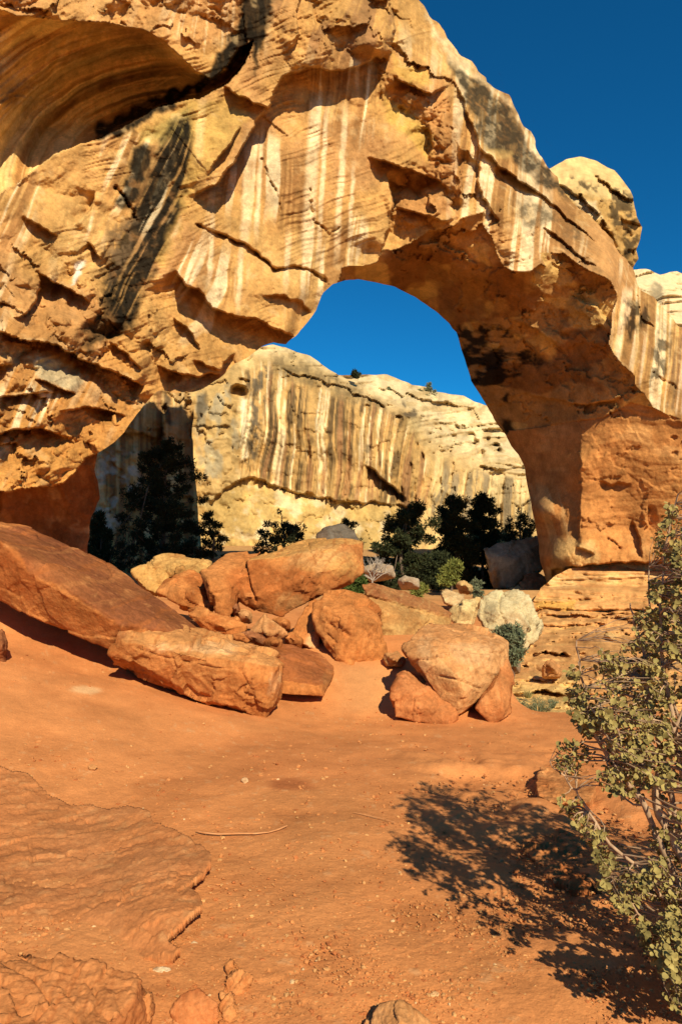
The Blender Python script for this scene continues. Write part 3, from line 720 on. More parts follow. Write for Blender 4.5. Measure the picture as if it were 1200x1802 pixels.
def build_cliff():
    ol = [(318, 1030), (318, 672), (345, 668), (400, 645), (430, 625), (455, 612), (480, 606), (503, 610), (525, 620), (545, 627), (560, 636), (580, 650), (596, 660), (615, 660), (650, 658), (680, 660), (702, 668), (725, 676), (748, 680), (762, 688), (790, 695), (815, 697), (832, 706), (850, 713),
          (880, 722), (920, 742), (970, 770), (1100, 800), (1180, 820), (1180, 1030)]
    R = Relief(314, 1184, 596, 1030, 2.0, ragged(ol, 2.0, 6, 21))
    X, Y = R.PX, R.PY
    R.D = tps([(320, 700, 74), (320, 1020, 69), (360, 800, 73), (400, 660, 78), (410, 760, 74), (455, 614, 86), (460, 690, 77), (450, 830, 74), (430, 950, 71), (500, 1020, 68), (520, 625, 87), (540, 700, 77.5), (540, 800, 76), (600, 662, 87), (600, 870, 76), (620, 740, 78.5),
               (700, 670, 97), (660, 700, 86), (720, 720, 85), (700, 800, 79.5), (700, 880, 77.5), (600, 950, 72), (700, 1000, 70), (800, 700, 100), (780, 740, 93), (840, 712, 102), (820, 790, 87), (840, 850, 82.5), (850, 900, 81), (800, 1000, 74), (950, 770, 101), (920, 820, 88), (920, 900, 82), (920, 1010, 76), (1170, 830, 100), (1170, 1020, 80)], X, Y)
    lean = X + 0.10 * (Y - 700) + 9 * fbm2(X / 90, Y / 140, 2, 3)
    flute = fbm2(lean / 8, Y / 260 + 0.4 * fbm2(X / 30, Y / 60, 2, 152), 4, 151, 0.6)
    wall = R.mask([(430, 655), (475, 640), (520, 665), (580, 690), (640, 705), (700, 728), (745, 790), (765, 850), (740, 900), (690, 886), (600, 882), (520, 866), (455, 852), (420, 835), (425, 740)], 24, 6)
    wall2 = R.mask([(770, 800), (800, 830), (860, 835), (920, 845), (1180, 850), (1180, 935), (780, 925), (740, 895)], 24, 6)
    R.D += (wall + wall2) * 0.9 * flute
    R.ledge([(366, 892), (380, 872), (400, 860), (425, 846), (445, 838), (470, 850), (520, 866), (600, 881), (650, 884), (705, 890), (745, 905)], 0.6, 60, 0.5, 50, 4, 0.04)
    R.ledge([(640, 815), (668, 838), (690, 855), (722, 884)], 1.3, 40, 1.4, 14, 3)
    R.ledge([(470, 640), (520, 655), (560, 668), (620, 688), (690, 716), (712, 732)], 0.8, 24, 0.6, 16, 6)
    R.ledge([(340, 690), (336, 760), (330, 830), (345, 900), (350, 960)][::-1], 1.5, 40, 1.5, 20, 4)
    R.ledge([(760, 735), (800, 750), (860, 752), (920, 770)], 0.8, 40, 0.6, 30, 5)
    R.ledge([(640, 672), (700, 690), (760, 704), (800, 712), (850, 722)], 1.0, 30, 0.8, 20, 5)
    R.ledge([(840, 818), (880, 826), (915, 820)], 1.2, 20, 1.0, 10, 3)
    rnd = random.Random(5)
    holes = [(rnd.uniform(755, 880), rnd.uniform(735, 800), rnd.uniform(2.5, 5)) for _ in range(26)] + [(828, 768, 7), (845, 797, 8), (870, 790, 9), (855, 772, 6), (835, 778, 6), (425, 668, 5), (435, 672, 5), (420, 690, 14), (700, 738, 8), (795, 760, 5), (770, 752, 5)] \
        + [(rnd.uniform(480, 720), 0, rnd.uniform(2.5, 4.5)) for _ in range(14)]
    hole_c = np.zeros(X.shape)
    for hx, hy, hr in holes:
        if hy == 0: hy = 668 + (hx - 520) * 0.32 + rnd.uniform(-6, 8)
        d = np.sqrt(((X - hx) / 1.25) ** 2 + (Y - hy) ** 2) / hr + 0.25 * R.WX
        R.D += (1 - sstep(d, 0.45, 1.1)) * hr * 0.22
        hole_c = np.maximum(hole_c, 1 - sstep(d, 0.5, 1.0))
    slots = [(rnd.uniform(690, 800), rnd.uniform(770, 880)) for _ in range(14)]
    for hx, hy in slots:
        d = np.sqrt(((X - hx) / 2.2) ** 2 + ((Y - hy) / 9) ** 2)
        R.D += (1 - sstep(d, 0.5, 1.1)) * 0.9
    P = atn(X, Y, R.D)
    cap = sstep(R.D, 80, 88)
    fac = facet2(X / 40 + 0.3 * R.WX, Y / 26 + 0.3 * R.WY, 157, 1, 'step')
    R.D += 0.6 * fac * (1 - 0.6 * wall) + 0.5 * fbm3(P, 6, 4, 159) + 0.22 * fbm3(P, 1.6, 4, 161, 0.6)
    bedc = fbm2(Y / 7 + 1.5 * fbm2(X / 120, Y / 80, 2, 9) + 0.02 * X, X / 300, 3, 163)
    R.D += cap * 0.9 * bedc
    # colour
    R.C[:] = (0.47, 0.30, 0.11)
    R.paint(sstep(fbm2(X / 60, Y / 50, 4, 171), 0, 0.6), (0.56, 0.40, 0.17), 0.8)
    R.paint(sstep(-fbm2(X / 50, Y / 60, 4, 173), 0.1, 0.6), (0.38, 0.225, 0.075), 0.7)
    R.paint(sstep(R.D, 81, 90), (0.66, 0.52, 0.29), 0.7)
    R.paint(sstep(R.D, 81, 90) * sstep(fbm2(X / 22, Y / 9, 4, 187), 0.1, 0.5), (0.40, 0.26, 0.10), 0.6)
    st = flute + 0.5 * fbm2(lean / 5, Y / 160, 2, 175)
    R.paint(wall, (0.45, 0.265, 0.09), 0.85)
    R.paint(wall * sstep(st, 0.15, 0.6) * sstep(fbm2(X / 40, Y / 50, 3, 153), -0.6, 0.1), (0.72, 0.56, 0.31), 0.9)
    R.paint(wall * sstep(-st, 0.1, 0.5) * sstep(fbm2(X / 40 + 9, Y / 60, 3, 154), -0.6, 0.1), (0.10, 0.062, 0.028), 0.9)
    R.paint(wall * sstep(fbm2(lean / 7 + 31, Y / 300, 2, 177), 0.35, 0.6), (0.30, 0.15, 0.06), 0.8)
    R.paint(wall2 * sstep(st, 0.1, 0.5), (0.62, 0.46, 0.22), 0.7)
    R.paint(wall2 * sstep(-st, 0.05, 0.45), (0.20, 0.15, 0.085), 0.85)
    g = sstep(fbm2(X / 9, Y / 12, 4, 179), -0.5, 0.3)
    R.paint(R.mask([(445, 655), (478, 640), (472, 690), (460, 740), (452, 800), (440, 815), (435, 760), (440, 700)], 10, 6) * g, (0.09, 0.07, 0.045), 0.85)
    R.paint(R.mask([(425, 700), (434, 700), (436, 800), (424, 812)], 6, 3), (0.74, 0.60, 0.36), 0.8)
    R.paint(R.mask([(470, 632), (520, 625), (580, 660), (640, 690), (690, 712), (712, 730), (690, 730), (620, 702), (560, 685), (510, 662), (480, 655)], 14, 8) * (0.3 + 0.7 * g), (0.20, 0.135, 0.06), 0.75)
    R.paint(R.mask([(690, 705), (740, 720), (745, 740), (715, 735)], 8, 5) * g, (0.06, 0.045, 0.03), 0.85)
    R.paint(R.mask([(340, 700), (400, 670), (420, 700), (425, 800), (380, 860), (355, 900), (345, 800)], 20, 6) * sstep(fbm2(X / 16, Y / 26, 4, 181), -0.1, 0.5), (0.30, 0.255, 0.16), 0.7)
    R.paint(R.mask([(346, 700), (362, 690), (365, 720), (350, 745)], 6, 4), (0.05, 0.04, 0.03), 0.7)
    R.paint(R.mask([(640, 815), (668, 838), (722, 884), (735, 895), (715, 890), (655, 838)], 6, 3), (0.16, 0.085, 0.035), 0.7)
    R.paint(R.mask([(640, 780), (655, 780), (645, 815), (636, 812)], 6, 3) * g, (0.12, 0.09, 0.05), 0.7)
    tal = R.mask([(366, 895), (400, 865), (445, 842), (520, 870), (600, 886), (700, 892), (700, 1020), (330, 1020)], 16, 6)
    R.paint(tal, (0.46, 0.30, 0.10), 0.9)
    R.paint(tal * sstep(fbm2(X / 26, Y / 22, 4, 183), 0.2, 0.7), (0.66, 0.52, 0.30), 0.6)
    R.paint(tal * sstep(-fbm2(X / 20, Y / 20, 4, 185), 0.15, 0.7), (0.52, 0.32, 0.10), 0.6)
    R.D *= 1.5
    R.shade_var(0.4, 5)
    b = at(640, 1000, 110); b.z = float(gz(b.x, b.y)) - 0.5
    relief_thing(R, 'cliff', 'pale sandstone cliff with dark vertical water streaks and white cap seen through the arch', 'cliff', 'rock_face', b, 12, M_CLIFF)

    # nearer wall in the left of the opening, behind the big pinyon
    ol = [(-140, 1030), (-140, 690), (40, 668), (240, 660), (336, 684), (341, 720), (338, 770), (346, 860), (352, 930), (356, 1030)]
    R = Relief(-144, 360, 656, 1030, 2.0, ragged(ol, 2.0, 6, 22))
    X, Y = R.PX, R.PY
    R.D = tps([(-140, 700, 49), (-140, 1020, 47), (0, 850, 50), (140, 700, 53), (140, 1020, 51), (250, 670, 57), (250, 800, 55), (250, 1020, 53), (335, 690, 60), (300, 850, 56.5), (350, 930, 57), (350, 1020, 56)], X, Y)
    R.ledge([(292, 690), (290, 740), (284, 800), (280, 860)], 0.8, 30, 0.8, 20, 4)
    R.ledge([(325, 690), (330, 740), (333, 790)][::-1], 0.8, 20, 0.9, 14, 4)
    R.ledge([(205, 760), (250, 762), (290, 772)], 0.5, 30, 0.6, 16, 4)
    R.D += 0.5 * facet2(X / 34 + 0.3 * R.WX, Y / 50 + 0.3 * R.WY, 191, 1, 'step') + 0.25 * fbm3(atn(X, Y, R.D), 1.5, 4, 193, 0.6)
    R.C[:] = (0.46, 0.27, 0.095)
    s2 = fbm2(X / 8, Y / 160, 3, 195)
    R.paint(sstep(s2, 0.1, 0.5), (0.68, 0.47, 0.22), 0.8)
    R.paint(sstep(-s2, 0.15, 0.5), (0.26, 0.13, 0.055), 0.8)
    R.paint(R.mask([(296, 720), (325, 720), (328, 770), (290, 790)], 8, 4), (0.46, 0.22, 0.08), 0.7)
    R.paint(R.mask([(288, 690), (300, 700), (302, 750), (290, 745)], 6, 3), (0.05, 0.04, 0.03), 0.8)
    R.paint(R.mask([(160, 790), (240, 800), (250, 860), (200, 940), (150, 940)], 20, 6) * sstep(fbm2(X / 18, Y / 18, 4, 197), -0.2, 0.4), (0.50, 0.46, 0.38), 0.7)
    R.D *= 1.12
    R.shade_var(0.4, 9)
    b = at(250, 1000, 61); b.z = float(gz(b.x, b.y)) - 0.3
    relief_thing(R, 'rock_wall', 'tan and rust streaked rock wall behind the big dark pine, partly in shadow', 'rock wall', 'rock_face', b, 8, M_CLIFF)

    # knob on the skyline
    ol = [(938, 300), (955, 300), (970, 294), (995, 280), (1020, 277), (1050, 285), (1080, 300), (1100, 325), (1115, 346), (1120, 380), (1130, 400), (1127, 420), (1120, 440), (1122, 455), (1110, 476), (1104, 540), (940, 420)]
    R = Relief(934, 1136, 272, 544, 2.0, ragged(ol, 2.0, 6, 23))
    X, Y = R.PX, R.PY
    R.D = tps([(970, 300, 54), (1020, 280, 56), (1080, 300, 56), (1100, 330, 54), (1020, 330, 50), (980, 350, 49.5), (1060, 350, 50), (1100, 390, 52), (1125, 400, 54), (1060, 420, 49.5), (1110, 470, 54), (1000, 400, 49), (1080, 520, 52), (950, 420, 49), (940, 300, 54)], X, Y)
    R.ledge([(940, 318), (985, 322), (1030, 350), (1062, 392), (1085, 440)], 0.5, 26, 0.6, 20, 5)
    R.ledge([(1040, 300), (1075, 330), (1100, 345), (1125, 352)], 0.7, 24, 0.8, 20, 5)
    R.ledge([(1050, 350), (1058, 380), (1085, 410), (1095, 450)][::-1], 0.8, 24, 1.0, 20, 4)
    R.ledge([(1090, 385), (1110, 392), (1130, 398)], 0.7, 16, 0.8, 14, 3)
    R.D += 0.5 * facet2(X / 30 + 0.3 * R.WX, Y / 16 + 0.3 * R.WY, 201, 1, 'step') * sstep(Y - 0.3 * (X - 1000), 310, 340) + 0.3 * fbm3(atn(X, Y, R.D), 2.0, 4, 203, 0.6)
    R.C[:] = (0.58, 0.39, 0.155)
    R.paint(sstep(Y - 0.25 * (X - 1000), 325, 345), (0.44, 0.245, 0.07), 0.85)
    R.paint(R.mask([(995, 305), (1040, 318), (1100, 335), (1120, 385), (1125, 450), (1105, 470), (1095, 420), (1070, 370), (1055, 340), (1000, 325)], 14, 10) * sstep(fbm2(X / 12, Y / 14, 4, 205), -0.2, 0.3), (0.07, 0.045, 0.02), 0.92)
    R.paint(R.mask([(1000, 345), (1045, 352), (1060, 385), (1020, 372)], 8, 4), (0.72, 0.53, 0.28), 0.8)
    R.shade_var(0.4, 3)
    b = at(1030, 540, 51)
    relief_thing(R, 'sandstone_outcrop', 'rounded sandstone knob with dark pitted side rising behind the shoulder of the arch', 'rock outcrop', 'rock_face', b, 7, M_CLIFF)

    # pale dome at the right edge of the frame
    ol = [(1085, 490), (1114, 475), (1128, 473), (1145, 475), (1160, 481), (1190, 478), (1210, 486), (1260, 490), (1345, 520), (1345, 760), (1085, 640)]
    R = Relief(1080, 1340, 470, 760, 2.0, ragged(ol, 2.0, 6, 24))
    X, Y = R.PX, R.PY
    R.D = tps([(1115, 478, 72), (1190, 480, 73), (1150, 520, 67), (1200, 560, 65.5), (1120, 560, 66), (1330, 520, 72), (1330, 700, 63), (1100, 630, 64)], X, Y)
    bb = fbm2(Y / 6 + 1.5 * fbm2(X / 60, Y / 60, 2, 3), X / 120, 3, 211)
    R.D += 0.7 * bb + 0.4 * fbm3(atn(X, Y, R.D), 3, 4, 213)
    R.C[:] = (0.66, 0.50, 0.27)
    R.paint(sstep(-fbm2(X / 10, Y / 90, 3, 215), 0.1, 0.5) * sstep(Y, 510, 530), (0.44, 0.24, 0.10), 0.8)
    R.paint(R.mask([(1140, 505), (1160, 500), (1165, 535), (1140, 530)], 8, 6), (0.13, 0.10, 0.06), 0.7)
    b = at(1200, 740, 65)
    relief_thing(R, 'sandstone_dome', 'pale banded sandstone dome above the right hand slope of the arch', 'rock dome', 'rock_face', b, 9, M_CLIFF)
# ------------------------------------------------------------------ ground
def build_ground():
    inv = np.linspace(1 / 1.7, 1 / 22.0, 520)
    r = np.concatenate([[0.05, 0.5, 1.0, 1.4], 1 / inv, np.geomspace(22.6, 900, 90)])
    th = np.concatenate([np.linspace(-math.pi, -0.62, 90)[:-1], np.linspace(-0.62, 0.62, 760), np.linspace(0.62, math.pi, 90)[1:]])
    T, Rr = np.meshgrid(th, r)
    X, Y = Rr * np.sin(T), Rr * np.cos(T)
    Z = gz(X, Y) - 0.35 * sstep(np.hypot(X, Y), 120, 900) * 10
    near = 1 - sstep(Rr, 14, 30)
    far = sstep(Rr, 30, 50)
    P = np.stack([X, Y, Z * 0], -1)
    big = fbm3(P, 1.6, 4, 301); mid = fbm3(P, 0.35, 4, 303); small = fbm3(P, 0.07, 4, 305, 0.6)
    Z = Z + near * (0.040 * big + 0.007 * mid + 0.003 * small) + far * 0.4 * fbm3(P, 9, 4, 307)
    # bare bedrock showing through the dirt in the middle distance
    px = CX + X / np.maximum(Y, 0.3) * F_PX; py = HZ + (EYE - Z) / np.maximum(Y, 0.3) * F_PX
    pxx = np.where(Y > 0.4, px, -9999)
    fz = facet2(X / 0.5 + 0.3 * big, Y / 0.32 + 0.3 * mid, 309, 0.7, 'step')
    bed = sstep(fbm3(P + 40, 2.4, 3, 311), 0.15, 0.6) * near
    Z = Z + bed * 0.004 * fz
    # low ledges where the shrub's shadow falls
    ru = sstep(X + 0.10 * Y, 0.9, 1.5) * (1 - sstep(Y, 6.0, 7.5)) * sstep(Y, 2.2, 2.8)
    Z = Z + ru * (0.03 * facet2(X / 0.42 + 0.4 * mid, Y / 0.34 + 0.4 * big, 313, 1.0, 'max') + 0.03 * mid)
    V = np.stack([X, Y, Z], -1)
    C = np.empty(V.shape); C[:] = DIRT
    def paint(m, c, a=1.0):
        m = np.clip(m * a, 0, 1)[..., None]
        C[:] = C * (1 - m) + np.array(c) * m
    paint(sstep(big, 0.0, 0.9), (0.54, 0.225, 0.075), 0.7)
    paint(sstep(-mid, 0.1, 0.8), (0.50, 0.18, 0.055), 0.5)
    paint(sstep(-fbm3(P, 3.0, 3, 315), 0.1, 0.6) * near, (0.48, 0.165, 0.052), 0.5)
    dd = np.sqrt(((pxx - 510) / 58) ** 2 + ((py - 1381) / 15) ** 2) + 0.3 * mid
    paint(1 - sstep(dd, 0.5, 1.1), (0.33, 0.10, 0.032), 0.75)
    dd = np.sqrt(((pxx - 152) / 34) ** 2 + ((py - 1214) / 9) ** 2) + 0.4 * mid
    paint(1 - sstep(dd, 0.4, 1.0), (0.70, 0.42, 0.19), 0.8)
    paint(sstep(small, 0.55, 1.0) * near, (0.62, 0.33, 0.14), 0.5)
    m = sstep(pxx, 560, 640) * (1 - sstep(pxx, 690, 740)) * sstep(py, 1160, 1180) * (1 - sstep(py, 1240, 1270))
    paint(m, (0.56, 0.27, 0.10), 0.6)
    paint(sstep(Rr, 24, 34), (0.44, 0.26, 0.10), 0.8)
    n, mth = T.shape
    I = np.arange(n * mth).reshape(n, mth)
    q = np.stack([I[:-1, :-1], I[:-1, 1:], I[1:, 1:], I[1:, :-1]], -1).reshape(-1, 4)[:, ::-1]
    o = link('ground', new_mesh('ground', V.reshape(-1, 3), [q], C.reshape(-1, 3)), M_DIRT)
    tag(o, 'rust red packed dirt of the trail and valley floor', 'ground', kind='structure')

# ------------------------------------------------------------------ boulders
def hull_mesh(hulls):
    bm = bmesh.new()
    for pts in hulls:
        vs_ = [bm.verts.new(p) for p in pts]
        res = bmesh.ops.convex_hull(bm, input=vs_)
        junk = [g for g in res['geom_interior'] + res['geom_unused'] if isinstance(g, bmesh.types.BMVert) and g.is_valid]
        if junk: bmesh.ops.delete(bm, geom=list(set(junk)), context='VERTS')
    bmesh.ops.recalc_face_normals(bm, faces=bm.faces[:])
    me = bpy.data.meshes.new('hull'); bm.to_mesh(me); bm.free()
    return me

def rock(name, label, cat, Y0, shapes, T, col, top=None, group=None, vox=None, sm=1, a1=0.05, a2=0.018, fs=0.55, bedding=0.0, seed=0, patches=(), sink=0.0, mat=None, topdir=(0, 0, 1), toplim=(0.55, 0.8), cracks=(), zones=()):
    """shapes: lists of (px, py, dY); each list becomes a convex block, pushed back by T behind its outline; blocks are fused"""
    hulls = []
    for pts in shapes:
        pts = [(p[0], p[1], (EYE - p[2][1]) / (p[1] - HZ) * F_PX - Y0 if isinstance(p[2], tuple) else p[2]) for p in pts]      # ('z', height) instead of a depth
        cx = sum(p[0] for p in pts) / len(pts); cy = sum(p[1] for p in pts) / len(pts)
        H = [at(p[0], p[1], Y0 + p[2]) for p in pts]
        for p in pts:
            if p[2] > -1e8:
                H.append(at(cx + (p[0] - cx) * 0.86, cy + (p[1] - cy) * 0.86 + 4, Y0 + p[2] + T))
        hulls.append(H)
    me = hull_mesh(hulls)
    tmp = bpy.data.objects.new('tmp', me); scene.collection.objects.link(tmp)
    md = tmp.modifiers.new('r', 'REMESH'); md.mode = 'VOXEL'; md.voxel_size = vox or max(0.006, Y0 / 682 * 1.5); md.adaptivity = 0
    dg = bpy.context.evaluated_depsgraph_get()
    rm = bpy.data.meshes.new_from_object(tmp.evaluated_get(dg))
    bpy.data.objects.remove(tmp); bpy.data.meshes.remove(me)
    n = len(rm.vertices)
    V = np.empty(n * 3, np.float32); rm.vertices.foreach_get('co', V); V = V.reshape(-1, 3).astype(float)
    E = np.empty(len(rm.edges) * 2, np.int32); rm.edges.foreach_get('vertices', E); E = E.reshape(-1, 2)
    deg = np.bincount(E.ravel(), minlength=n).astype(float)
    for _ in range(sm):
        S = np.stack([np.bincount(E[:, 0], V[E[:, 1], k], n) + np.bincount(E[:, 1], V[E[:, 0], k], n) for k in range(3)], 1)
        V = 0.6 * V + 0.4 * S / np.maximum(deg, 1)[:, None]
    rm.vertices.foreach_set('co', V.astype(np.float32).ravel()); rm.update()
    Nn = np.empty(n * 3, np.float32); rm.vertices.foreach_get('normal', Nn); Nn = Nn.reshape(-1, 3).astype(float)
    Vw = V + 0.12 * np.stack([fbm3(V, 0.5, 3, 401 + seed), fbm3(V, 0.5, 3, 402 + seed), fbm3(V, 0.5, 3, 403 + seed)], 1)
    f3 = facet3(Vw / fs + seed * 7.7, 405 + seed, 1.0)
    f4 = facet3(Vw / (fs * 0.33) + seed * 3.1, 407 + seed, 1.0)
    nz = fbm3(V, fs * 0.7, 5, 411 + seed, 0.55); fine = fbm3(V, fs * 0.12, 3, 413 + seed, 0.6)
    h = 1.25 * a1 * (f3 + 0.3 * f4) + 0.45 * a2 * nz + a2 * 0.25 * fine
    if bedding:
        b = fbm2(V[:, 2] / 0.05 + 1.2 * nz, V[:, 0] * 0.4, 3, 415 + seed)
        h = h + bedding * b * (1 - np.abs(Nn[:, 2]))
    sa = 0.5 + seed * 1.3
    stri = fbm2((V[:, 0] * math.cos(sa) + V[:, 2] * math.sin(sa)) / (fs * 0.07) + 1.5 * nz, (V[:, 2] * math.cos(sa) - V[:, 0] * math.sin(sa)) / (fs * 0.9), 3, 427 + seed)
    h = h + 0.3 * a2 * stri * sstep(fbm3(V, fs * 1.2, 3, 429 + seed), -0.1, 0.4)
    V = V + Nn * h[:, None]
    qx = CX + V[:, 0] / V[:, 1] * F_PX; qy = HZ + (EYE - V[:, 2]) / V[:, 1] * F_PX
    front = sstep(-(Nn[:, 0] * V[:, 0] + Nn[:, 1] * V[:, 1]) / np.hypot(V[:, 0], V[:, 1]) + 0.3 * Nn[:, 2], -0.05, 0.2)
    for line, w_, dep in cracks:
        dd, tt = pdist(qx + 2 * nz, qy + 2 * nz, line)
        V = V - Nn * (front * dep * np.exp(-(dd / w_) ** 2) * sstep(tt, 0, 0.1) * (1 - sstep(tt, 0.9, 1)))[:, None]
    C = np.empty((n, 3)); C[:] = col
    def paint(m, c, a=1.0):
        m = np.clip(m * a, 0, 1)[:, None]
        C[:] = C * (1 - m) + np.array(c) * m
    c0 = np.array(col)
    paint(sstep(fbm3(V, fs * 1.6, 3, 421 + seed), 0.05, 0.6), c0 * (1.10, 1.22, 1.35), 0.5)
    paint(sstep(-fbm3(V, fs * 1.1, 3, 423 + seed), 0.1, 0.6), c0 * (0.72, 0.56, 0.5), 0.65)
    if top is not None:
        td = np.array(topdir, float); td /= np.linalg.norm(td)
        nt = Nn @ td
        paint(sstep(nt + 0.12 * nz, *toplim), top, 0.85)
    px = CX + V[:, 0] / V[:, 1] * F_PX; py = HZ + (EYE - V[:, 2]) / V[:, 1] * F_PX
    for poly, c, a in zones:
        X2, Y2 = px + 4 * nz, py + 4 * fine
        ins = inside(X2, Y2, poly); dz_, _ = pdist(X2, Y2, poly, True)
        paint(sstep(np.where(ins, np.abs(dz_), -np.abs(dz_)), -2.5, 2.5) * (0.75 + 0.25 * sstep(nz, -0.5, 0.3)), c, a)
    for (qx, qy, rx, ry, c, a) in patches:
        d = np.sqrt(((px - qx) / rx) ** 2 + ((py - qy) / ry) ** 2) + 0.45 * nz + 0.25 * fine
        paint(1 - sstep(d, 0.5, 1.05), c, a)
    paint(sstep(stri, 0.25, 0.8), c0 * (1.12, 1.25, 1.4), 0.25)
    paint(sstep(-stri, 0.3, 0.8), c0 * (0.75, 0.62, 0.55), 0.45)
    paint(sstep(fine, 0.5, 1.0), c0 * (1.2, 1.45, 1.8), 0.35)
    paint(sstep(-fine, 0.5, 1.0), c0 * (0.6, 0.5, 0.45), 0.4)
    b = V.mean(0); b[2] = V[:, 2].min()
    F = np.empty(len(rm.loops), np.int32); rm.loops.foreach_get('vertex_index', F)
    F = F.reshape(-1, 4)
    bpy.data.meshes.remove(rm)
    o = link(name, new_mesh(name, V - b, [F], C), mat or M_ROCK, loc=b)
    return tag(o, label, cat, group)

RO = (0.46, 0.168, 0.045); RT = (0.29, 0.090, 0.030); RY = (0.48, 0.25, 0.072); PALE = (0.50, 0.39, 0.20)
LIGHT = (0.66, 0.42, 0.20)

def build_boulders():
    G = 'boulders of the rockfall below the arch'
    rock('boulder', 'long tilted slab with dark red top at the left, propped over a black gap', 'boulder', 8.0, [[
        (-120, 1000, 0.75), (-120, 900, 0.75), (-60, 935, 0.1), (0, 952, -0.05), (0, 1047, 0.32), (50, 1080, 0.3), (195, 1141, 0.2), (212, 1098, -0.1), (98, 1027, -0.08), (52, 1010, -0.08),
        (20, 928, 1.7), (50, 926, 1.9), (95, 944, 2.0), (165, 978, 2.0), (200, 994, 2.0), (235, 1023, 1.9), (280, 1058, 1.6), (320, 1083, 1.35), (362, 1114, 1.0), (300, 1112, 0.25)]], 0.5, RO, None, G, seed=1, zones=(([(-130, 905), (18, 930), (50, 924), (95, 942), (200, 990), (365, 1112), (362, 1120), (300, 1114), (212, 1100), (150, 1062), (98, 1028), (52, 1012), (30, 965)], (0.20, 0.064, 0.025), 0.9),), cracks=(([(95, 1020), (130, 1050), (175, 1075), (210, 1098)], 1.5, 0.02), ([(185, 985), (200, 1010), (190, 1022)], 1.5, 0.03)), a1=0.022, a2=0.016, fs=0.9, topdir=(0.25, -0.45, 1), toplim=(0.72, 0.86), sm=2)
    rock('boulder', 'blunt pointed orange slab in front of the pile, right end resting in the dirt', 'boulder', 7.85, [[
        (190, 1150, 0.0), (205, 1112, 0.05), (212, 1102, 0.15), (280, 1098, 0.9), (360, 1114, 1.1), (430, 1129, 1.2), (480, 1144, 1.05), (499, 1170, 0.5), (493, 1226, 0.3), (466, 1268, 0.08), (396, 1246, 0.2), (350, 1221, 0.28), (200, 1170, 0.25),
        (220, 1132, -0.05), (320, 1150, -0.1), (380, 1172, -0.1), (490, 1172, 0.0), (470, 1200, -0.1)]], 0.5, RO, (0.52, 0.235, 0.075), G, seed=2, a1=0.05, a2=0.02, fs=0.5, sm=1, cracks=(([(300, 1146), (312, 1180), (300, 1200)], 1.5, 0.03), ([(420, 1172), (440, 1210), (430, 1250)], 1.5, 0.03), ([(222, 1134), (300, 1160), (380, 1176), (480, 1180)], 1.2, 0.02)), patches=((215, 1112, 16, 14, (0.27, 0.10, 0.035), 0.7), (350, 1140, 90, 12, LIGHT, 0.5), (480, 1205, 14, 30, LIGHT, 0.4)))  # top face lighter: sunlight is put into its colour
    rock('boulder', 'smooth low red slab tucked behind the right end of the pointed slab', 'boulder', 8.55, [[
        (470, 1140, 0.6), (482, 1129, 1.0), (515, 1134, 1.2), (560, 1149, 1.2), (587, 1174, 0.8), (586, 1196, 0.4), (570, 1226, 0.1), (540, 1224, 0.0), (490, 1222, 0.0), (490, 1195, 0.0), (560, 1206, 0.05)]], 0.5, RO, RT, G, seed=3, a1=0.015, fs=0.8, toplim=(0.5, 0.75), patches=((578, 1200, 12, 24, (0.28, 0.12, 0.04), 0.7),))
    rock('boulder', 'largest orange block on top of the pile, with slanting crack', 'boulder', 10.6, [[
        (404, 1038, 0.2), (428, 987, 0.5), (440, 978, 0.9), (500, 971, 1.1), (540, 950, 1.5), (600, 947, 1.5), (637, 955, 1.2), (638, 1008, 0.5), (616, 1021, 0.3), (560, 1050, 0.1), (497, 1085, 0.1), (452, 1078, 0.1), (410, 1046, 0.15),
        (437, 985, 0.15), (550, 972, 0.2), (600, 955, 0.6), (560, 1008, -0.05), (443, 1052, -0.05), (600, 1000, 0.1)]], 0.9, RO, RY, G, seed=4, cracks=(([(428, 986), (434, 1010), (440, 1035), (452, 1064)], 2.5, 0.10), ([(402, 1036), (412, 1050), (440, 1076)], 2, 0.06), ([(540, 950), (552, 985), (560, 1000)], 1.5, 0.05)), a1=0.045, fs=0.7, patches=((560, 985, 60, 30, (0.56, 0.30, 0.11), 0.6), (600, 1000, 40, 26, RY, 0.7), (520, 1060, 40, 20, (0.44, 0.25, 0.09), 0.5)))
    rock('boulder', 'orange wedge leaning against the left side of the largest block', 'boulder', 10.4, [[
        (354, 1006, 0.3), (375, 990, 0.7), (400, 974, 1.2), (462, 969, 1.4), (437, 984, 0.8), (428, 1010, 0.4), (405, 1034, 0.1), (408, 1080, 0.1), (400, 1090, 0.1), (382, 1088, 0.1), (376, 1050, 0.0), (368, 1020, 0.05)]], 0.8, RO, None, G, seed=5, a1=0.03, fs=0.7)
    rock('boulder', 'yellowish cracked boulder highest at the back left of the pile', 'boulder', 12.2, [[
        (265, 990, 0.2), (285, 981, 0.5), (325, 980, 0.6), (350, 986, 0.6), (371, 991, 0.4), (362, 1012, 0.1), (330, 1012, -0.1), (296, 1018, 0.0), (268, 1001, 0.1), (320, 1000, -0.2)]], 0.8, RY, None, G, seed=6, a1=0.06, fs=0.4)
    rock('boulder', 'small rounded yellow boulder peeping over the dark slab beside the pine', 'boulder', 12.0, [[
        (232, 1004, 0.1), (250, 998, 0.3), (266, 995, 0.3), (285, 1004, 0.2), (297, 1016, 0.1), (282, 1044, -0.1), (258, 1040, -0.1), (240, 1022, 0.0)]], 0.6, RY, None, G, seed=7, a1=0.05, fs=0.4)
